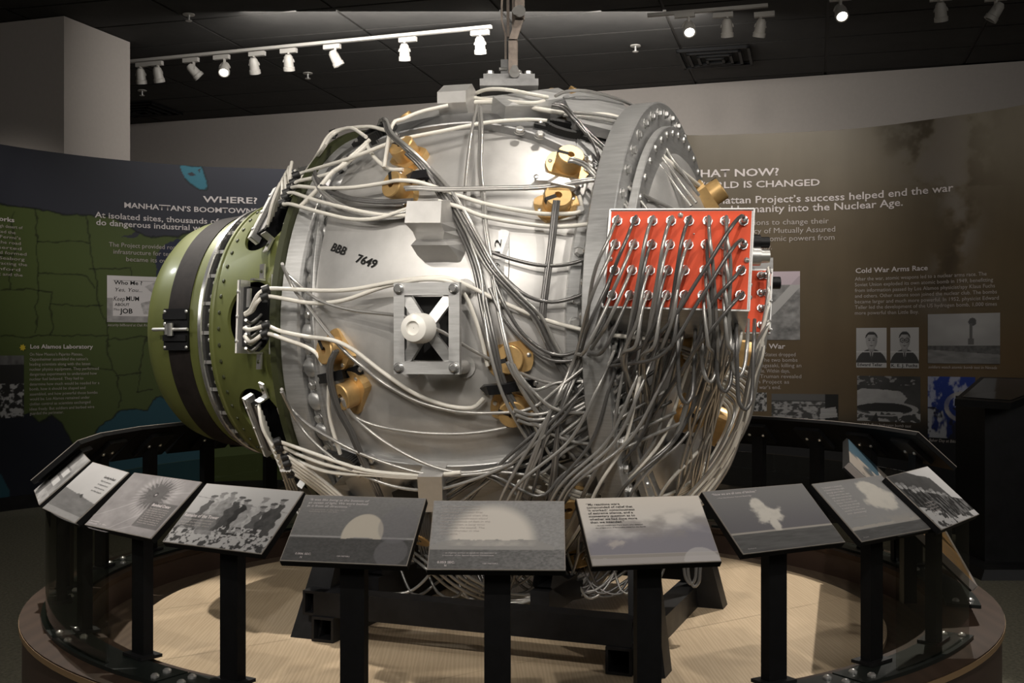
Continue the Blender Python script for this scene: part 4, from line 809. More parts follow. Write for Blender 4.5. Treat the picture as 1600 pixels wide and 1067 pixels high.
# buckle of the strap
ab = math.radians(0); e1 = rdir(ab+math.pi/2)
MB().box(ringpt(1.052, .446, ab), AX*.050, UP*.072, rdir(ab)*.006).build('buckle_plate', BLACKM, no)
MB().box(ringpt(1.052, .455, ab)+UP*.045, AX*.048, UP*.010, rdir(ab)*.006).box(ringpt(1.052, .455, ab)-UP*.03, AX*.048, UP*.010, rdir(ab)*.006).build('buckle_hinge', BLACKM, no)
MB().cyl(ringpt(.99, .468, ab), ringpt(1.14, .462, ab), .006, n=8).build('buckle_rod', ZINC, no, 40)
MB().cyl(ringpt(1.06, .47, ab)+UP*.022, ringpt(1.06, .47, ab)-UP*.022, .011, n=10).cyl(ringpt(1.075, .47, ab)+UP*.018, ringpt(1.075, .47, ab)-UP*.018, .008, n=8).build('buckle_latch', CHROME, no, 40)
for dt_, dz in ((.045, .062), (-.045, .062), (.045, -.062), (-.045, -.062), (.045, .02)): add('screw', smallb, no, orient(ringpt(1.052+dt_, .452, ab)+UP*dz, rdir(ab), .8))
# connector strips in the holes, angle brackets, perforated strips
for k, a in enumerate(HA):
    if not (k in (0, 1, 2, 9, 8)): continue
    ct = ringpt(.650, .57, a); tang = rdir(a+math.pi/2); n = cn(a); al = (AX-n*AX.dot(n)).normalized()
    MB().box(ct+n*.035+al*.012, tang*.118, al*.004, n*.018).build('connector_strip', ZINC if k != 1 else ALU2, no)
    MB().box(ct+n*.035+al*.022, tang*.118, al*.005, n*.018).build('strip_backing', WHITEP, no)
    MB().box(ct+n*.005-al*.008, tang*.095, al*.016, n*.035).build('connector_body', BLACKM, no)
    for q in (-.08, .0, .08): add('screw', smallb, no, orient(ct+n*.054+al*.02+tang*q, n, .8))
    for sg in (-1, 1):
        b_ = ct-al*.045+tang*sg*.145+n*.006
        MB().box(b_, tang*.024, al*.013, n*.003).box(b_-tang*sg*.028+n*.016, tang*.003, al*.013, n*.020).box((b_-tang*sg*.028+n*.034+ct+n*.036)/2, tang*.03, al*.010, n*.003).build('angle_bracket', ZINC, no)
        add('screw', darkb, no, orient(b_+n*.003, n, 1))
    MB().box(ringpt(.515, .668, a), tang*.125, AX*.012, n*.002).build('perforated_strip', ZINC, no)
    for q in range(9):
        p = ringpt(.515, .670, a)+tang*(-.104+.026*q)+n*.002; MB().cyl(p, p+n*.001, .0042, n=8).build('strip_hole', BLACKH, no)

# ------------------------------------------------------------------ lugs, mounting frame, ruler strip, stencil
def basis(p, roll=0.):
    n = N_(p); r = UP.cross(n)*-1; r = n.cross(UP); r = (UP.cross(n)).normalized(); u = n.cross(r); r, u = r*math.cos(roll)+u*math.sin(roll), u*math.cos(roll)-r*math.sin(roll); return r, u, n
p = S(719, 178, 0); r_, u_, n_ = basis(p, -.05)
MB().put([p+r_*x+u_*y*k+n_*z for z, k in ((-.02, 1.0), (.055, 1.0), (.085, .62)) for x, y in ((-.048, -.045), (.048, -.045), (.048, .045), (-.048, .045))],
    [(0, 1, 2, 3)[::-1], (8, 9, 10, 11)]+[(b*4+i, b*4+(i+1) % 4, b*4+4+(i+1) % 4, b*4+4+i) for b in (0, 1) for i in range(4)]).build('block_lug', ALU, dv)
# cast lug with a sloped nose (upper middle)
rw = [(314, .145, 636, 690, 712), (348, .15, 632, 688, 714), (362, .10, 645, 694, 720), (374, .070, 650, 692, 727), (383, .085, 642, 700, 732), (399, .03, 652, 714, 730), (414, -.01, 668, 716, 722)]
vs = []
for y, h, xl, xr, xb in rw: vs += [S(xl+5, y, -.01), S(xl, y, h), S(xr, y, h), S(xb, y-2, -.01)]
fs = [(k*4+i, k*4+i+1, k*4+i+5, k*4+i+4) for k in range(6) for i in range(3)]+[(0, 3, 2, 1)]
MB().put(vs, fs).build('cast_lug', ALU, dv)
p = S(664, 329, .16)
# square frame with X spider and white insulator
mc = S(668, 513, .10); r_, u_, n_ = basis(mc); n_ = (n_*.6+V((-.12, -1, .0))*.4).normalized(); r_ = (r_-n_*r_.dot(n_)).normalized(); u_ = n_.cross(r_)
fr = add('mounting_frame', MB().box(mc+u_*.107, r_*.092, u_*.017, n_*.012).box(mc-u_*.107, r_*.092, u_*.017, n_*.012).box(mc+r_*.077, r_*.015, u_*.092, n_*.012).box(mc-r_*.077, r_*.015, u_*.092, n_*.012).mesh('mounting_frame', ALU2), dv)
sp_ = MB()
for sx in (-1, 1):
    for sy in (-1, 1):
        e = mc+r_*sx*.066+u_*sy*.092-n_*.010; cc_ = mc+n_*.012; d_ = (e-cc_); w_ = d_.normalized().cross(n_).normalized()
        sp_.box((e+cc_)/2, d_/2, w_*.0145, n_*.012).box((e+cc_)/2-n_*.014, d_/2*.95, w_*.006, n_*.012)
        b_ = mc+r_*sx*.077+u_*sy*.107; add('standoff', MB().cyl(b_-n_*.012, b_-n_*.13, .017, .020, n=20).cyl(b_-n_*.105, b_-n_*.135, .032, .036, n=24).mesh('standoff', ALU, 40), fr)
        add('corner_bolt', MB().lathe(b_+n_*.012, n_, [(0, .015), (.004, .015), (.004, .011), (.014, .011), (.016, .008), (.016, .0005)], 12).mesh('corner_bolt', CHROME, 30), fr)
add('frame_dark_plate', MB().box(mc-n_*.055, r_*.064, u_*.088, n_*.004).mesh('frame_dark_plate', BLACKH), fr)  # black plate stands in for the dark hollow behind the spider
sp_.cyl(mc-n_*.006, mc+n_*.030, .034, .030, n=24); add('spider', sp_.mesh('spider', ALU2, 30), fr)
add('insulator', MB().lathe(mc+n_*.02-r_*.004, n_-r_*.14, [(0, .034), (.012, .041), (.055, .041), (.072, .036), (.076, .027), (.078, .019), (.070, .017), (.070, .001)], 36).mesh('insulator', WHITEP, 30), fr, label='white plastic insulator')
# ruler strip
q = [S(x, y, .005) for x, y in ((779, 362), (786, 356), (796, 362), (796, 420), (791, 482), (775, 480), (777, 420))]
MB().put(q, [tuple(range(7))]).build('scale_strip', ALU2, dv)
def sphtext(s_, x, y, x2, y2, cap_px, m_, bold=0., h=.003, shear=0):
    a, b = S(x, y, h), S(x2, y2, h); d_ = b-a; L = d_.length; d_.normalize(); n = N_(a); u = n.cross(d_).normalized()
    def fn(X, Y):
        out = np.array(a)+X[:, None]*np.array(d_)+Y[:, None]*np.array(u); v_ = out-np.array(C); return np.array(C)+v_/np.linalg.norm(v_, axis=1)[:, None]*(R+h)
    return text(s_, fn, 0, 0, L, cap_px/F*3.25, m_, dv, bold=bold, shear=shear)
sphtext("BBB", 516, 391, 538, 399, 13.5, TXTD, .028, .002, .12); sphtext("7649", 555, 409, 586, 419.5, 13.5, TXTD, .028, .002, .12)
sphtext("12", 781, 396, 784, 374, 10, TXTD, 0, .0065); sphtext("9", 781, 418, 782, 411, 8, TXTD, 0, .0065); sphtext("8", 780, 448, 781, 440, 8, TXTD, 0, .0065)

# ------------------------------------------------------------------ brass detonator housings and clamps
def detonator(px, py, tx, ty, roll=0., sc=1., h=0.):
    """tx, ty: how far the barrel leans to the photograph's right / up"""
    p = S(px, py, h); n = (N_(p)+V((tx, 0, ty))).normalized(); base = p-n*.0
    r0 = n.cross(UP).normalized() if abs(n.z) < .95 else V((1, 0, 0)); u0 = r0.cross(n)
    r0, u0 = r0*math.cos(roll)+u0*math.sin(roll), u0*math.cos(roll)-r0*math.sin(roll)
    fl = []                                                          # flange outline: disc with two flats
    for i in range(28):
        a = 2*math.pi*i/28; fl.append((.066*sc*math.cos(a), max(-.044*sc, min(.044*sc, .066*sc*math.sin(a)))))
    k = len(fl); vs = [base+r0*x+u0*y+n*z for z in (-.03, .010) for x, y in fl]
    d = add('detonator_housing', MB().put(vs, [tuple(range(k))[::-1], tuple(range(k, 2*k))]+[(i, (i+1) % k, (i+1) % k+k, i+k) for i in range(k)]).mesh('detonator_housing', BRASS), dv, label='brass two-part housing')
    add('barrel', MB().lathe(base, n, [(.010, .040*sc), (.052*sc, .040*sc), (.055*sc, .0375*sc), (.055*sc, .011*sc), (.030*sc, .011*sc), (.030*sc, .0005)], 32).mesh('barrel', BRASS, 30), d)
    add('notch', MB().box(base+n*.046*sc+r0*.024*sc, r0*.0165*sc, u0*.006*sc, n*.0095*sc).mesh('notch', BLACKH), d)
    for sg in (-1, 1): add('screw', smallb, d, orient(base+r0*sg*.054*sc+n*.010, n, .9))
    return base+n*.05*sc, n
DT = [(640, 247, -.15, .1, .4), (632, 297, -.35, -.25, 1.2), (886, 262, -.05, .0, .3), (869, 322, -.1, .05, -.4), (868, 170, .1, .05, .2), (893, 166, .4, .1, 1.), (530, 548, -.25, .1, .9), (555, 612, -.3, -.1, -.9),
      (797, 560, -.1, .05, -.2), (803, 636, -.12, -.08, .3), (884, 776, -.1, .0, .1), (1075, 541, -.2, .1, 1.2), (1070, 645, -.1, -.1, .6), (1160, 552, .2, 0, 1.5), (1125, 668, .2, -.1, 1.2), (1107, 308, .1, .1, 1.3), (664, 820, -.1, -.2, .2), (640, 190, -.3, .1, .2, .55, -.02), (905, 860, 0, -.3, .6)]
DP = [detonator(*d) for d in DT]
def strapclamp(pts, w_, m, label=None):
    P_ = [S(x, y, h) for x, y, h in pts]; MB().sweep(P_, [N_(p) for p in P_], w_, .006).build('strap_clamp', m, dv, 30, label)
    for x, y, h in (pts[0], pts[-1]):
        p = S(x, y, h+.006); add('screw', smallb, dv, orient(p, N_(p), 1.1))
strapclamp([(838, 276, .01), (862, 281, .01), (868, 283, .06), (892, 288, .06), (898, 286, .01), (908, 290, .01)], .036, ZINC)
strapclamp([(500, 592, .01), (512, 590, .05), (535, 585, .05), (540, 584, .01), (563, 577, .01)], .028, BLACKM)
strapclamp([(757, 610, .01), (764, 609, .06), (790, 607, .06), (806, 603, .05), (812, 602, .01), (837, 599, .01)], .028, BLACKM)
strapclamp([(1040, 705, .01), (1050, 695, .05), (1068, 685, .06), (1082, 690, .06)], .03, BLACKM)
strapclamp([(630, 283, .01), (645, 275, .05), (665, 272, .05), (672, 284, .01)], .03, BLACKM)
def oval(px, py, wd_, ht, roll, h=.03):
    p = S(px, py, h); r0, u0, n = basis(p, roll); m_ = MB()
    for k in range(14):
        x0 = -wd_+2*wd_*k/14; x1 = -wd_+2*wd_*(k+1)/14; f1 = lambda x: ht*math.sqrt(max(0, 1-(x/wd_/.86)**2)) if abs(x) < wd_*.86 else 0
        for sg in (-1, 1): m_.box(p+r0*(x0+x1)/2+u0*sg*(f1((x0+x1)/2)+.006), r0*(x1-x0)/2*1.05, u0*.007, n*.018)
    m_.box(p+r0*(wd_+.012), r0*.022, u0*.014, n*.006).box(p-r0*(wd_+.012), r0*.022, u0*.014, n*.006)
    c_ = add('cable_grommet', m_.mesh('cable_grommet', RUBBER), dv, label='black oval cable grommet')
    for sg in (-1, 1): add('screw', smallb, c_, orient(p+r0*sg*(wd_+.018)+n*.006, n, 1))
oval(882, 204, .058, .016, -.35); oval(585, 212, .055, .014, .25); oval(543, 719, .05, .012, -.2); oval(838, 720, .06, .012, .25)

# ------------------------------------------------------------------ red junction boxes
def qbox(q, depth, lift=.0015):
    n = (q[1]-q[0]).cross(q[3]-q[0]).normalized(); n = n if n.y < 0 else -n
    return n
q = [P(953, 328, 3.02), P(1178, 327, 3.02), P(1170, 486, 2.97), P(941, 480, 2.97)]; n1 = qbox(q, 0)
jb = add('junction_box', MB().put(q+[p-n1*.13 for p in (q[0], q[1])]+[q[2]-n1*.11+V((.01, 0, -.045)), q[3]-n1*.11+V((.045, 0, -.04))], [(0, 1, 2, 3), (4, 5, 6, 7), (0, 1, 5, 4), (1, 2, 6, 5), (2, 3, 7, 6), (3, 0, 4, 7)]).mesh('junction_box', ALU2), dv, label='large aluminium box with red front')
ins = lambda q, a, b: q[0]*(1-a)*(1-b)+q[1]*a*(1-b)+q[2]*a*b+q[3]*(1-a)*b
fp = [ins(q, a, b)+n1*.0025 for a, b in ((.012, .018), (.985, .018), (.985, .985), (.012, .985))]
add('red_front_panel', MB().put(fp+[p-n1*.004 for p in fp], [(0, 1, 2, 3), (0, 1, 5, 4), (1, 2, 6, 5), (2, 3, 7, 6), (3, 0, 4, 7)]).mesh('red_front_panel', RED), jb, label='red painted panel')
hem = MB()
for a, b in ((0, 1), (1, 2), (2, 3), (3, 0)): d_ = (q[b]-q[a]); hem.box((q[a]+q[b])/2+n1*.003, d_/2, d_.normalized().cross(n1)*.002, n1*.003)
add('hem', hem.mesh('hem', ALU2), jb)
rows = [(346, (964, 992, 1019, 1048, 1076, 1105, 1132, 1161)), (383, (961, 990, 1018, 1046, 1075, 1102, 1130, 1160)), (423, (960, 987, 1015, 1043, 1069, 1100, 1128, 1157)), (462, (956, 984, 1012, 1041, 1069, 1097, 1128, 1156))]
def on_plane(px, py, q, n): d = V(((px-800)/F, 1, -(py-HZ)/F)); o = V((0, 0, H)); return o+d*((q[0]-o).dot(n)/d.dot(n))
plugm = MB().lathe((0, 0, 0), (0, 0, 1), [(0, .014), (.004, .014), (.004, .011), (.011, .011), (.013, .008)], 8).lathe((0, 0, .011), (0, 0, 1), [(0, .009), (.010, .009), (.014, .006), (.015, .0005)], 12).mesh('plug', CHROME, 35)
plugs = []
for y, xs in rows:
    for x in xs: p = on_plane(x, y, q, n1)+n1*.003; add('plug', plugm, jb, orient(p, n1, 1, x)); plugs.append(p+n1*.012)
dome = MB().lathe((0, 0, 0), (0, 0, 1), [(0, .009), (.004, .008), (.007, .004), (.008, .0003)], 12).mesh('dome_screw', ZINC, 60)
for x, y in ((1063, 337), (953, 405), (1166, 407), (1084, 366)): add('dome_screw', dome, jb, orient(on_plane(x, y, q, n1)+n1*.003, n1, .9 if x != 1084 else .3))
sx = (q[1]-q[0]).normalized()
for y in (340, 352, 372, 398, 440, 460): p = on_plane(1178, y, q, n1)-n1*.035; p.x += -.003*(y-340)/100; add('screw', smallb, jb, orient(p+sx*.002, sx, .8))
for y, rr0, m_ in ((366, .022, BLACKM), (388, .026, ZINC)):
    p = on_plane(1177, y, q, n1)-n1*.08; add('side_connector', MB().cyl(p, p+sx*.035, rr0, n=20).cyl(p+sx*.035, p+sx*.06, rr0*.7, n=20).mesh('side_connector', m_, 30), jb)
q2 = [P(1080, 421, 3.22), P(1208, 420, 3.22), P(1204, 521, 3.18), P(1076, 520, 3.18)]; n2 = qbox(q2, 0)
j2 = add('junction_box', MB().put(q2+[p-n2*.14+UP*.012 for p in q2], [(0, 1, 2, 3), (4, 5, 6, 7), (0, 1, 5, 4), (1, 2, 6, 5), (2, 3, 7, 6), (3, 0, 4, 7)]).box(q2[0]*.5+q2[1]*.5+UP*.016-n2*.02, (q2[1]-q2[0])/2, UP*.016, n2*.02).mesh('junction_box', ALU2), dv, label='second aluminium box with red front, partly hidden')
fp = [ins(q2, a, b)+n2*.0025 for a, b in ((.012, .03), (.975, .03), (.975, .98), (.012, .98))]
add('red_front_panel', MB().put(fp+[p-n2*.004 for p in fp], [(0, 1, 2, 3), (0, 1, 5, 4), (1, 2, 6, 5), (2, 3, 7, 6), (3, 0, 4, 7)]).mesh('red_front_panel', RED), j2, label='red painted panel')
plugs2 = []
for y in (431, 458, 482, 508):
    for x in (1196, 1188): p = on_plane(x, y, q2, n2)+n2*.003; add('plug', plugm, j2, orient(p, n2, .8, x)); plugs2.append(p+n2*.012) if x == 1196 else None
for y in (425, 470, 515): add('screw', smallb, j2, orient(on_plane(1203, y, q2, n2)+n2*.003, n2, .8))
p = on_plane(1207, 433, q2, n2)-n2*.06; add('side_connector', MB().cyl(p, p+V((.035, 0, 0)), .018, n=16).mesh('side_connector', BLACKM, 30), j2)
MB().box(P(1040, 500, 3.22), (.03, 0, 0), (0, .14, 0), (0, 0, .02)).box(P(960, 470, 3.2), (.02, 0, 0), (0, .12, 0), (0, 0, .05)).build('box_bracket', ALU2, dv)

# ------------------------------------------------------------------ cables
CN = [0]
def cm_pt(e):
    if isinstance(e, V): return e
    if len(e) == 2: return S(e[0], e[1], .02)
    return P(e[0], e[1], e[2]) if e[2] > 2 else S(*e)
def smoothpts(K, seg=6):
    K = [2*K[0]-K[1]]+K+[2*K[-1]-K[-2]]; out = []
    for i in range(1, len(K)-2):
        a, b, c, d = K[i-1:i+3]; n = max(3, min(14, int((c-b).length/.018)))
        for t in np.linspace(0, 1, n, endpoint=False): out.append(.5*((2*b)+(c-a)*t+(2*a-5*b+4*c-d)*t*t+(3*b-a-3*c+d)*t**3))
    return out+[K[-2]]
def cable(kind, pts, r=None, jit=0.):
    m, rr0 = {'w': (WHITEC, .0061), 'g': (GREYC, .0052), 'd': (DARKC, .0053)}[kind]; r = r or rr0
    K = [cm_pt(e)+V([random.uniform(-jit, jit) for _ in range(3)])*(0 if i == 0 else 1) for i, e in enumerate(pts)]
    CN[0] += 1
    MB().tube(smoothpts(K), r, 8).build('cable', m, dv, 60, 'white cable' if kind == 'w' else None)
def off(pts, dx, dy, dh=0): return [e if isinstance(e, V) else (e[0]+dx, e[1]+dy, (e[2] if len(e) > 2 else .02)+(dh if (len(e) < 3 or e[2] < 2) else 0)) for e in pts]
def many(kind, pts, n, dx, dy, dh=.004): [cable(kind, off(pts, dx*i, dy*i, dh*(i % 2))) for i in range(n)]
# white detonator leads from the nose
def HP(k, q, dn=.03, da=-.03):
    a = HA[k]; n = cn(a); al = (AX-n*AX.dot(n)).normalized(); return ringpt(.650, .57, a)+rdir(a+math.pi/2)*q+n*dn+al*da
def up_lead(i): q = -.09+.024*i; return [HP(1, q, .03, -.024), HP(1, q+.008, .045, -.045), HP(1, q+.05, .075-.004*i, -.075), HP(1, min(q+.12, .12+.01*i), .085, -.10)]
def low_lead(i): q = .09-.022*i; return [HP(9, q, .03, -.024), HP(9, q-.008, .045, -.045), HP(9, q-.05, .07-.003*i, -.075), HP(9, max(q-.11, -.13-.008*i), .07, -.10)]
HB = up_lead(5)
cable('w', HB+[(452, 283, 3.62), (470, 271, .08), (545, 248, .06), (620, 220, .05), (690, 205, .045), (765, 191, .045), (830, 187, .045), (862, 190, .04)])
cable('w', up_lead(4)+[(456, 287, 3.6), (466, 283, .08), (517, 270, .06), (548, 245, .05), (578, 218, .05)])
cable('w', [(572, 222, .05), (578, 236, .04), (590, 251, .03), (608, 264, .03), (630, 265, .03)])
cable('w', [(462, 292, 3.9), (485, 258, 3.86), (505, 232, .09), (512, 220, .09), (523, 208, .085), (548, 200, .07), (572, 214, .05)])
cable('w', [(466, 300, 3.92), (482, 266, 3.88), (500, 235, .08), (513, 213, .08), (530, 203, .08), (575, 198, .06), (604, 204, .05)])
cable('w', [(575, 225, .05), (540, 256, .05), (518, 270, .06), (500, 292, .06), (470, 322, .06)], .0072)
cable('w', up_lead(3)+[(455, 292, 3.6), (466, 291, .08), (502, 294, .06), (550, 293, .05), (600, 286, .05), (620, 282, .07), (645, 283, .07), (670, 289, .05), (715, 305, .04), (765, 320, .035), (838, 333, .035), (880, 334, .035), (903, 332, .03), (909, 324, .02), (905, 306, .02)])
cable('w', up_lead(2)+[(448, 301, 3.58), (458, 301, .08), (490, 312, .055), (540, 325, .045), (590, 335, .04), (645, 337, .03)])
cable('w', up_lead(1)+[(442, 317, 3.56), (455, 319, .08), (502, 332, .05), (547, 342, .04), (590, 341, .04), (640, 325, .04)])
cable('w', [(685, 314, .05), (722, 325, .045), (752, 337, .04), (802, 347, .035), (862, 354, .03), (905, 352, .05), (945, 346, .10), (975, 346, .13)])
cable('w', [(600, 262, .05), (612, 197, .08), (630, 186, .07), (660, 174, .06), (700, 165, .05)])
cable('w', [(742, 160, .04), (790, 160, .05), (845, 171, .06), (900, 179, .06), (950, 180, .06), (985, 192, .06), (1012, 212, .05), (1037, 245, .04), (1070, 272, .03), (1097, 294, .02)], .0075)
cable('w', [(738, 148, .04), (760, 140, .07), (790, 140, .08), (830, 147, .08), (856, 152, .07)])
cable('w', [(740, 153, .04), (790, 158, .06), (830, 161, .07), (850, 158, .06)])
# clamps on the left
for x, y, Y in ((463, 274, 3.62), (459, 285, 3.6), (455, 292, 3.6), (448, 301, 3.58), (446, 308, 3.57), (442, 317, 3.56), (521, 208, 3.78), (416, 452, 3.36), (414, 463, 3.36), (416, 508, 3.35), (414, 521, 3.35), (434, 690, 3.47), (446, 714, 3.50), (454, 738, 3.53), (437, 700, 3.48), (449, 724, 3.5)):
    p = P(x, y, Y); MB().cyl(p-V((.011, 0, .004)), p+V((.011, 0, .004)), .0135, n=12, bev=.003).cyl(p+V((0, 0, -.018)), p, .009, n=8).build('cable_clamp', RUBBER, dv, 40, 'black cable clamp')
# from the middle nose hole
cable('w', [(383, 490, 3.42), (392, 483, 3.4), (402, 462, 3.36), (416, 452, 3.36), (440, 451, 3.34), (502, 454, .05), (552, 452, .05), (612, 441, .06), (665, 434, .07), (705, 436, .06), (747, 454, .03), (780, 470, .03), (847, 498, .03), (905, 514, .04), (960, 524, .13), (1050, 533, .12)], .0063)
cable('w', [(383, 492, 3.42), (394, 486, 3.4), (402, 472, 3.36), (416, 463, 3.36), (440, 466, 3.34), (480, 473, .05), (512, 473, .05), (545, 467, .05), (600, 448, .05), (655, 437, .07), (702, 440, .07), (727, 462, .05), (743, 500, .04), (755, 540, .03), (762, 572, .03)], .0063)
cable('w', [(382, 513, 3.42), (392, 515, 3.38), (416, 509, 3.36), (440, 518, 3.32), (480, 526, .06), (512, 530, .07), (535, 537, .08), (560, 552, .06), (600, 583, .04), (650, 616, .03), (700, 634, .03), (738, 637, .03), (756, 622, .03)], .0063)
cable('w', [(382, 525, 3.42), (390, 534, 3.4), (400, 530, 3.36), (416, 521, 3.35), (445, 530, 3.3), (478, 542, .05), (495, 553, .05), (504, 570, .04)], .0063)
for k in range(5): cable('g', [(384, 500+k*11, 3.46), (392, 505+k*11, 3.5), (402, 498+k*11, 3.55), (408, 492+k*11, 3.6)])
cable('g', [(441, 412, 3.34), (447, 426, .06), (465, 443, .06), (490, 464, .06), (520, 477, .05), (560, 486, .05), (615, 492, .08), (650, 500, .14), (690, 518, .12), (740, 548, .05), (800, 577, .04), (850, 596, .04), (900, 602, .05)])
cable('g', [(441, 414, 3.34), (458, 450, .06), (478, 475, .05), (510, 517, .05), (540, 550, .06), (565, 572, .05), (598, 598, .03), (652, 627, .03), (715, 643, .03), (777, 645, .05), (832, 637, .06), (880, 600, .07), (930, 560, .08)])
# lower nose hole
for k in range(8):
    e = [(434+k*3, 690+k*7, 3.47+.01*k)]
    cable('w', low_lead(k)+e+([(455+k*3, 702+k*7, .08), (490+k*3, 722+k*8, .05), (530+k*3, 756+k*8, .04), (560+k*4, 790+k*9, .03)] if k > 2 else
          [(460+k, 698+k*10, .07), (500, 712+k*11, .06), (535, 724+k*8, .05), (580, 736+k*3, .05), (650, 742+k*2, .05), (720, 738, .05)]), .0062)
for k in range(4): cable('g', [(440+k*4, 735, 3.5), (452+k*5, 770, .04), (470+k*6, 810, .03), (500+k*8, 850, .02)])
# tails on the left housings
many('d', [(522, 549, .07), (513, 570, .07), (514, 600, .06), (526, 640, .05), (545, 675, .04), (562, 715, .04), (588, 770, .04), (610, 830, .03)], 3, 3, -1)
cable('w', [(515, 566, .05), (519, 584, .03), (514, 604, .03), (514, 640, .03), (520, 672, .03), (534, 716, .04)])
cable('g', [(534, 622, .06), (540, 636, .05), (556, 652, .04), (590, 666, .035), (652, 676, .035), (715, 678, .035), (772, 672, .035), (818, 660, .04), (860, 640, .05), (920, 590, .06)])
cable('g', [(536, 624, .06), (552, 650, .045), (590, 683, .035), (640, 713, .04), (690, 733, .045), (735, 738, .045), (790, 727, .05), (850, 700, .05), (920, 650, .06), (980, 600, .08)])
cable('g', [(440, 608, 3.32), (452, 634, .06), (480, 662, .05), (515, 684, .05), (555, 705, .045), (610, 726, .045), (670, 741, .05), (740, 741, .05), (790, 732, .05), (850, 715, .05), (930, 660, .06)])
cable('g', [(440, 612, 3.32), (462, 655, .06), (490, 690, .05), (530, 722, .05), (580, 748, .05), (630, 763, .05), (680, 765, .055), (735, 751, .055), (790, 728, .055), (860, 690, .06), (950, 620, .07)])
cable('w', [(810, 752, .06), (845, 770, .05), (870, 778, .05), (890, 790, .04)])
# dark bundles crossing the front
for dx, dh in ((0, .03), (5, .04), (10, .03), (14, .045)):
    cable('d' if dx % 2 else 'g', [(590+dx*.4, 200, -.06), (595+dx*.4, 187, .05+dh), (600+dx*.4, 190, .06+dh), (606+dx*.5, 208, .05+dh), (632+dx*.6, 232, .04+dh), (662+dx*.7, 262, dh), (690+dx, 297, dh), (715+dx, 335, dh), (735+dx, 372, dh), (762+dx, 420, dh), (800+dx, 462, dh), (832+dx, 495, dh), (858+dx, 545, dh), (890+dx, 590, dh+.01), (930+dx*2, 640, dh+.02), (960+dx*3, 720, dh+.03), (980+dx*4, 800, dh+.03)])
many('d', [(634, 240, .07), (652, 257, .05), (675, 288, .03), (700, 330, .02), (722, 372, .02), (740, 420, .02), (752, 480, .03), (765, 540, .05), (780, 600, .05), (808, 650, .05), (835, 700, .04), (870, 760, .04)], 3, 5, 0)
many('g', [(632, 293, .07), (650, 292, .07), (690, 294, .05), (760, 293, .035), (840, 291, .04), (890, 284, .06), (930, 279, .07), (960, 282, .07), (985, 295, .07), (1010, 325, .08)], 2, 2, 3)
many('g', [(746, 165, .05), (737, 205, .045), (730, 260, .03), (726, 310, .03), (727, 350, .03), (738, 385, .03), (752, 430, .03), (757, 490, .035), (766, 550, .06), (783, 610, .07), (808, 660, .06), (845, 720, .04)], 1, 0, 0)
many('g', [(748, 166, .05), (750, 205, .045), (749, 260, .03), (754, 310, .03), (757, 350, .03), (764, 400, .03), (775, 470, .03), (790, 540, .06), (810, 600, .07), (850, 660, .06), (900, 720, .05)], 2, 3, 2)
many('d', [(492, 268, .07), (500, 284, .06), (520, 298, .045), (550, 309, .035), (600, 314, .03), (645, 312, .03)], 2, -1, 3)
many('g', [(490, 274, .07), (502, 295, .055), (530, 318, .04), (565, 331, .035), (605, 333, .035), (640, 326, .03)], 2, -1, 4)
many('g', [(889, 248, .08), (900, 249, .08), (918, 258, .06), (940, 280, .06), (965, 302, .07), (985, 325, .08), (992, 345, .09)], 2, -2, 4)
many('d', [(867, 313, .075), (864, 335, .06), (859, 380, .04), (851, 440, .03), (845, 500, .03), (855, 540, .03), (878, 580, .04), (905, 620, .06), (940, 680, .07)], 3, 3, 0)
many('d', [(862, 164, .09), (878, 168, .09), (893, 183, .07), (915, 208, .06), (945, 236, .06), (968, 262, .06), (985, 295, .06), (1003, 330, .07)], 2, 4, -2)
cable('d', [(905, 190, .07), (922, 215, .06), (934, 240, .06), (938, 258, .02)])
cable('g', [(868, 150, .09), (885, 143, .09), (915, 142, .09), (960, 153, .08), (1000, 172, .07), (1025, 205, .06), (1045, 240, .05), (1070, 275, .04), (1092, 305, .03)])
many('g', [(880, 180, .07), (930, 185, .07), (975, 196, .07), (1003, 218, .05), (1025, 250, .04), (1055, 290, .03), (1080, 322, .04)], 2, 8, -5)
many('g', [(990, 296, .07), (1010, 308, .05), (1040, 322, .04), (1065, 340, .03)], 2, 8, 3)
cable('d', [(762, 392, .03), (800, 405, .03), (850, 415, .035), (900, 410, .04), (950, 386, .10), (985, 360, .15)])
cable('d', [(768, 410, .03), (795, 440, .03), (825, 463, .035), (862, 472, .035), (905, 462, .05), (945, 440, .10), (980, 400, .15)])
cable('d', [(770, 432, .03), (790, 480, .04), (820, 525, .04), (862, 553, .05), (900, 550, .07), (935, 525, .12), (958, 470, .15)])
cable('d', [(765, 450, .03), (785, 495, .04), (820, 535, .04), (858, 562, .05), (905, 560, .07), (945, 530, .12), (980, 475, .15)])
many('g', [(792, 565, .08), (805, 590, .08), (830, 620, .06), (850, 645, .05), (890, 690, .05), (950, 740, .06), (1000, 790, .05)], 3, 5, 2)
many('g', [(803, 640, .08), (830, 648, .07), (870, 640, .07), (930, 610, .07), (1000, 560, .09), (1040, 510, .12)], 3, 3, 8)
many('d', [(880, 770, .08), (868, 786, .07), (850, 810, .06), (830, 850, .05)], 3, 5, 2)
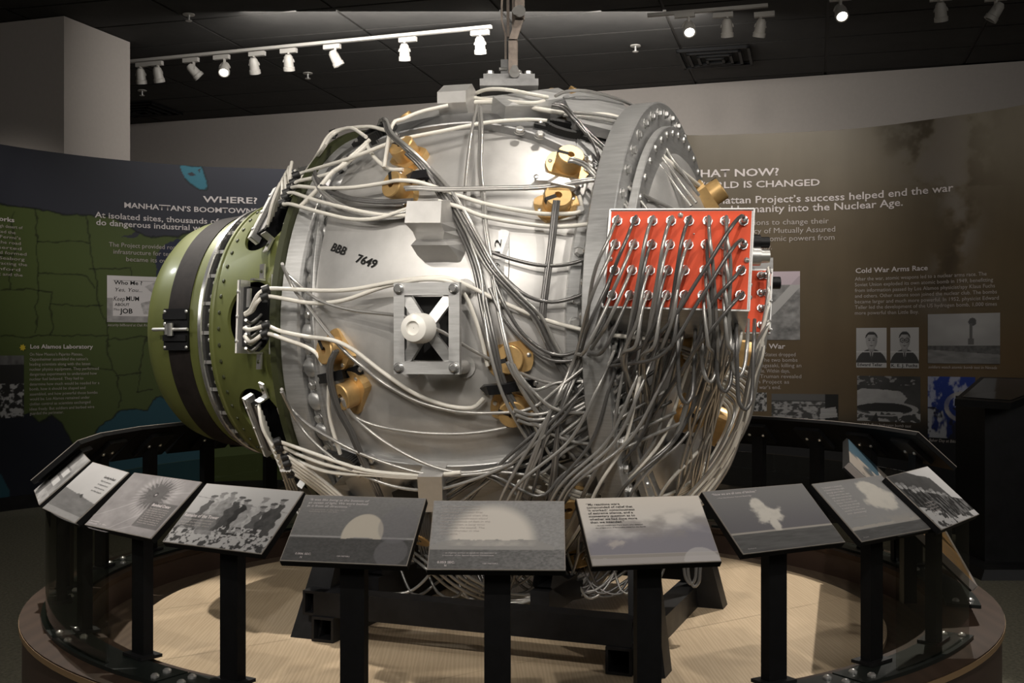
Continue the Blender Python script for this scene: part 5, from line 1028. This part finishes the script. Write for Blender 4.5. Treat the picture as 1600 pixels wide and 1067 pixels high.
# cables hanging from the plugs of the large red box
rs = random.Random(11)
for i, p in enumerate(plugs):
    row, colm = divmod(i, 8); k = 'gdg'[i % 3] if colm < 6 else 'gd'[i % 2]
    x0 = (p.x/p.y)*F+800; y0 = HZ-(p.z-H)/p.y*F; f1 = p+n1*.035+V((-.004, 0, -.004))
    if colm < 2:      # sweep left and down in front of the casting
        tx = rs.uniform(785, 850)+colm*22; pts = [p, f1, (x0-14, y0+30, 2.90), (x0-38-row*2, y0+90, 2.92), (905+colm*12+rs.uniform(-8, 8), 560, .07), (862+colm*14, 640, .08), (tx, 760, .07), (tx-25, 830, .05)]
    elif colm < 5:
        bx0 = 900+colm*16+rs.uniform(-12, 12); pts = [p, f1, (x0-10, y0+24, 2.90), (x0-20, y0+80, 2.90), (x0-42, 560+rs.uniform(-8, 8), 2.98), (bx0+60, 640, .10), (bx0+40, 720, .07), (bx0+rs.uniform(-30, 50), 800, .05), (bx0+rs.uniform(-60, 30), 870, .03)]
    elif colm == 7:
        bx0 = 850+row*25; pts = [p, f1+V((-.01, 0, .004)), (x0-22, y0+14, 2.88), (x0-70, y0+90, 2.88), (x0-130, y0+175, 2.92), (940-row*8, 580, .10), (880, 640+row*12, .09), (820, 700+row*10, .06), (bx0-80, 745, .05)]
        if row > 1: pts = [p, f1, (x0-14, y0+16, 2.88), (x0-50, y0+60, 2.90), (x0-80, 560, 2.98), (1020, 650, .10), (980, 740, .07), (950, 820, .05)]
    else:
        bx0 = 1000+colm*14+rs.uniform(-15, 25); pts = [p, f1, (x0+2, y0+26, 2.90), (x0+8, y0+80, 2.90), (x0+rs.uniform(-4, 16), 560, 2.98), (bx0+20, 650, .12), (bx0+rs.uniform(-10, 20), 730, .08), (bx0-15, 800, .06), (bx0-40, 870, .03)]
    cable(k, pts, 0.0051)
# cables from the second box: the outer fall at the right
for i, p in enumerate(plugs2):
    for j in range(2):
        o_ = rs.uniform(-4, 6)
        cable('w' if (i+j) % 2 else 'g', [p, p+n2*.03+V((0, 0, -.004)), (1194-i*1.5+o_-j*6, 540, 3.16), (1180+o_-j*7, 590, 3.20), (1165-j*9+o_, 660, 3.26), (1138-j*10-i*5, 730, 3.34), (1095-j*14-i*7, 790, 3.42), (1050-i*9, 840, 3.5)], 0.0050)
# fall of cables between the boxes and the foot of the sphere
for i in range(17):
    x = 965+i*12.2; bx0 = 830+(x-960)*.95+rs.uniform(-45, 55); k = 'gdggwg'[i % 6]
    hh = rs.uniform(.03, .12); x2 = x-rs.uniform(0, 14)
    cable(k, [(x, 488, 3.12), (x2, 540, 3.06), (x2*.82+bx0*.18, 610, .07+hh), (x2*.5+bx0*.5+8, 690, .05+hh), (bx0+8, 760, .03+hh), (bx0-22, 825, .03+hh/2), (bx0-60, 880, .03)], .0050)
for i in range(10):   # wide arcs round the right limb
    x = 1165-i*4; k = 'wgw'[i % 3]
    cable(k, [(1060+i*3, 540+i*6, .03), (1100+i*2, 555+i*7, .05), (x+10, 590+i*6, .03+.006*(i % 5)), (x-2, 650+i*4, .03+.01*(i % 4)), (x-38, 715+i*3, .05), (x-90, 765+i, .05), (x-160, 790-i, .05), (x-240, 790-i*3, .05), (x-300, 770-i*5, .04)], .0050)
for i in range(10):   # swags from the right housings to the left, into the housings or on below the rim
    y = 556+i*17; hh = .05+.012*(i % 4)
    if i % 3 == 0: e = [(870, y+42-i*3, hh), (830, (600, 650)[i > 4]+8, .07), DP[8 if i < 5 else 9][0]]
    else: e = [(880, y+66, hh), (840, y+100, hh), (790-i*6, min(y+150, 740), .045), (740-i*14, 790, .03)]
    cable('gdg'[i % 3], [(1000+i*7, y-48, .12), (972, y-6, .11), (930, y+34, .08)]+e, .0050)
for i, (x, lo) in enumerate(((1058, 630), (1095, 597), (1118, 612), (1140, 588), (1150, 640))):    # dropping loops under the large box
    cable('dg'[i % 2], [(x, 480, 3.10), (x+1, 530, 2.99), (x+3, lo-25, 2.99), (x+8, lo-6, 2.99), (x+14, lo, 3.0), (x+20, lo-6, 3.0), (x+25, lo-25, 3.01), (x+28, 530, 3.03), (x+29, 500, 3.12)], .0056)
# swirl beneath the sphere
for i in range(30):
    x = 700+i*12+rs.uniform(-8, 8); dxx = rs.uniform(40, 110)*(1 if i % 2 else -1); dxx = dxx if x+dxx*1.5 < 1075 else -abs(dxx)
    cable('gdd'[i % 3], [(x, 835, -.02), (x+dxx*.2, 876+rs.uniform(-4, 8), .04), (x+dxx*.6, 900+rs.uniform(0, 34), .07), (x+dxx*1.1, 912+rs.uniform(-6, 16), .05), (x+dxx*1.5, 868+rs.uniform(-10, 10), -.04)], 0.0051)
many('g', [(640, 868, .03), (668, 890, .08), (705, 920, .10), (750, 940, .10), (800, 945, .09), (850, 930, .07), (905, 900, .05), (930, 870, .03)], 5, 8, -4)
many('d', [(1068, 870, 3.45), (1070, 898, 3.45), (1078, 912, 3.45), (1086, 905, 3.45), (1088, 885, 3.45), (1090, 865, 3.46)], 2, 6, 4)
for i in range(6): cable('d', [(655+i*3, 800, .04), (654+i*4, 840, .05), (664+i*5, 880, .05)], .006)
print('cables', CN[0])
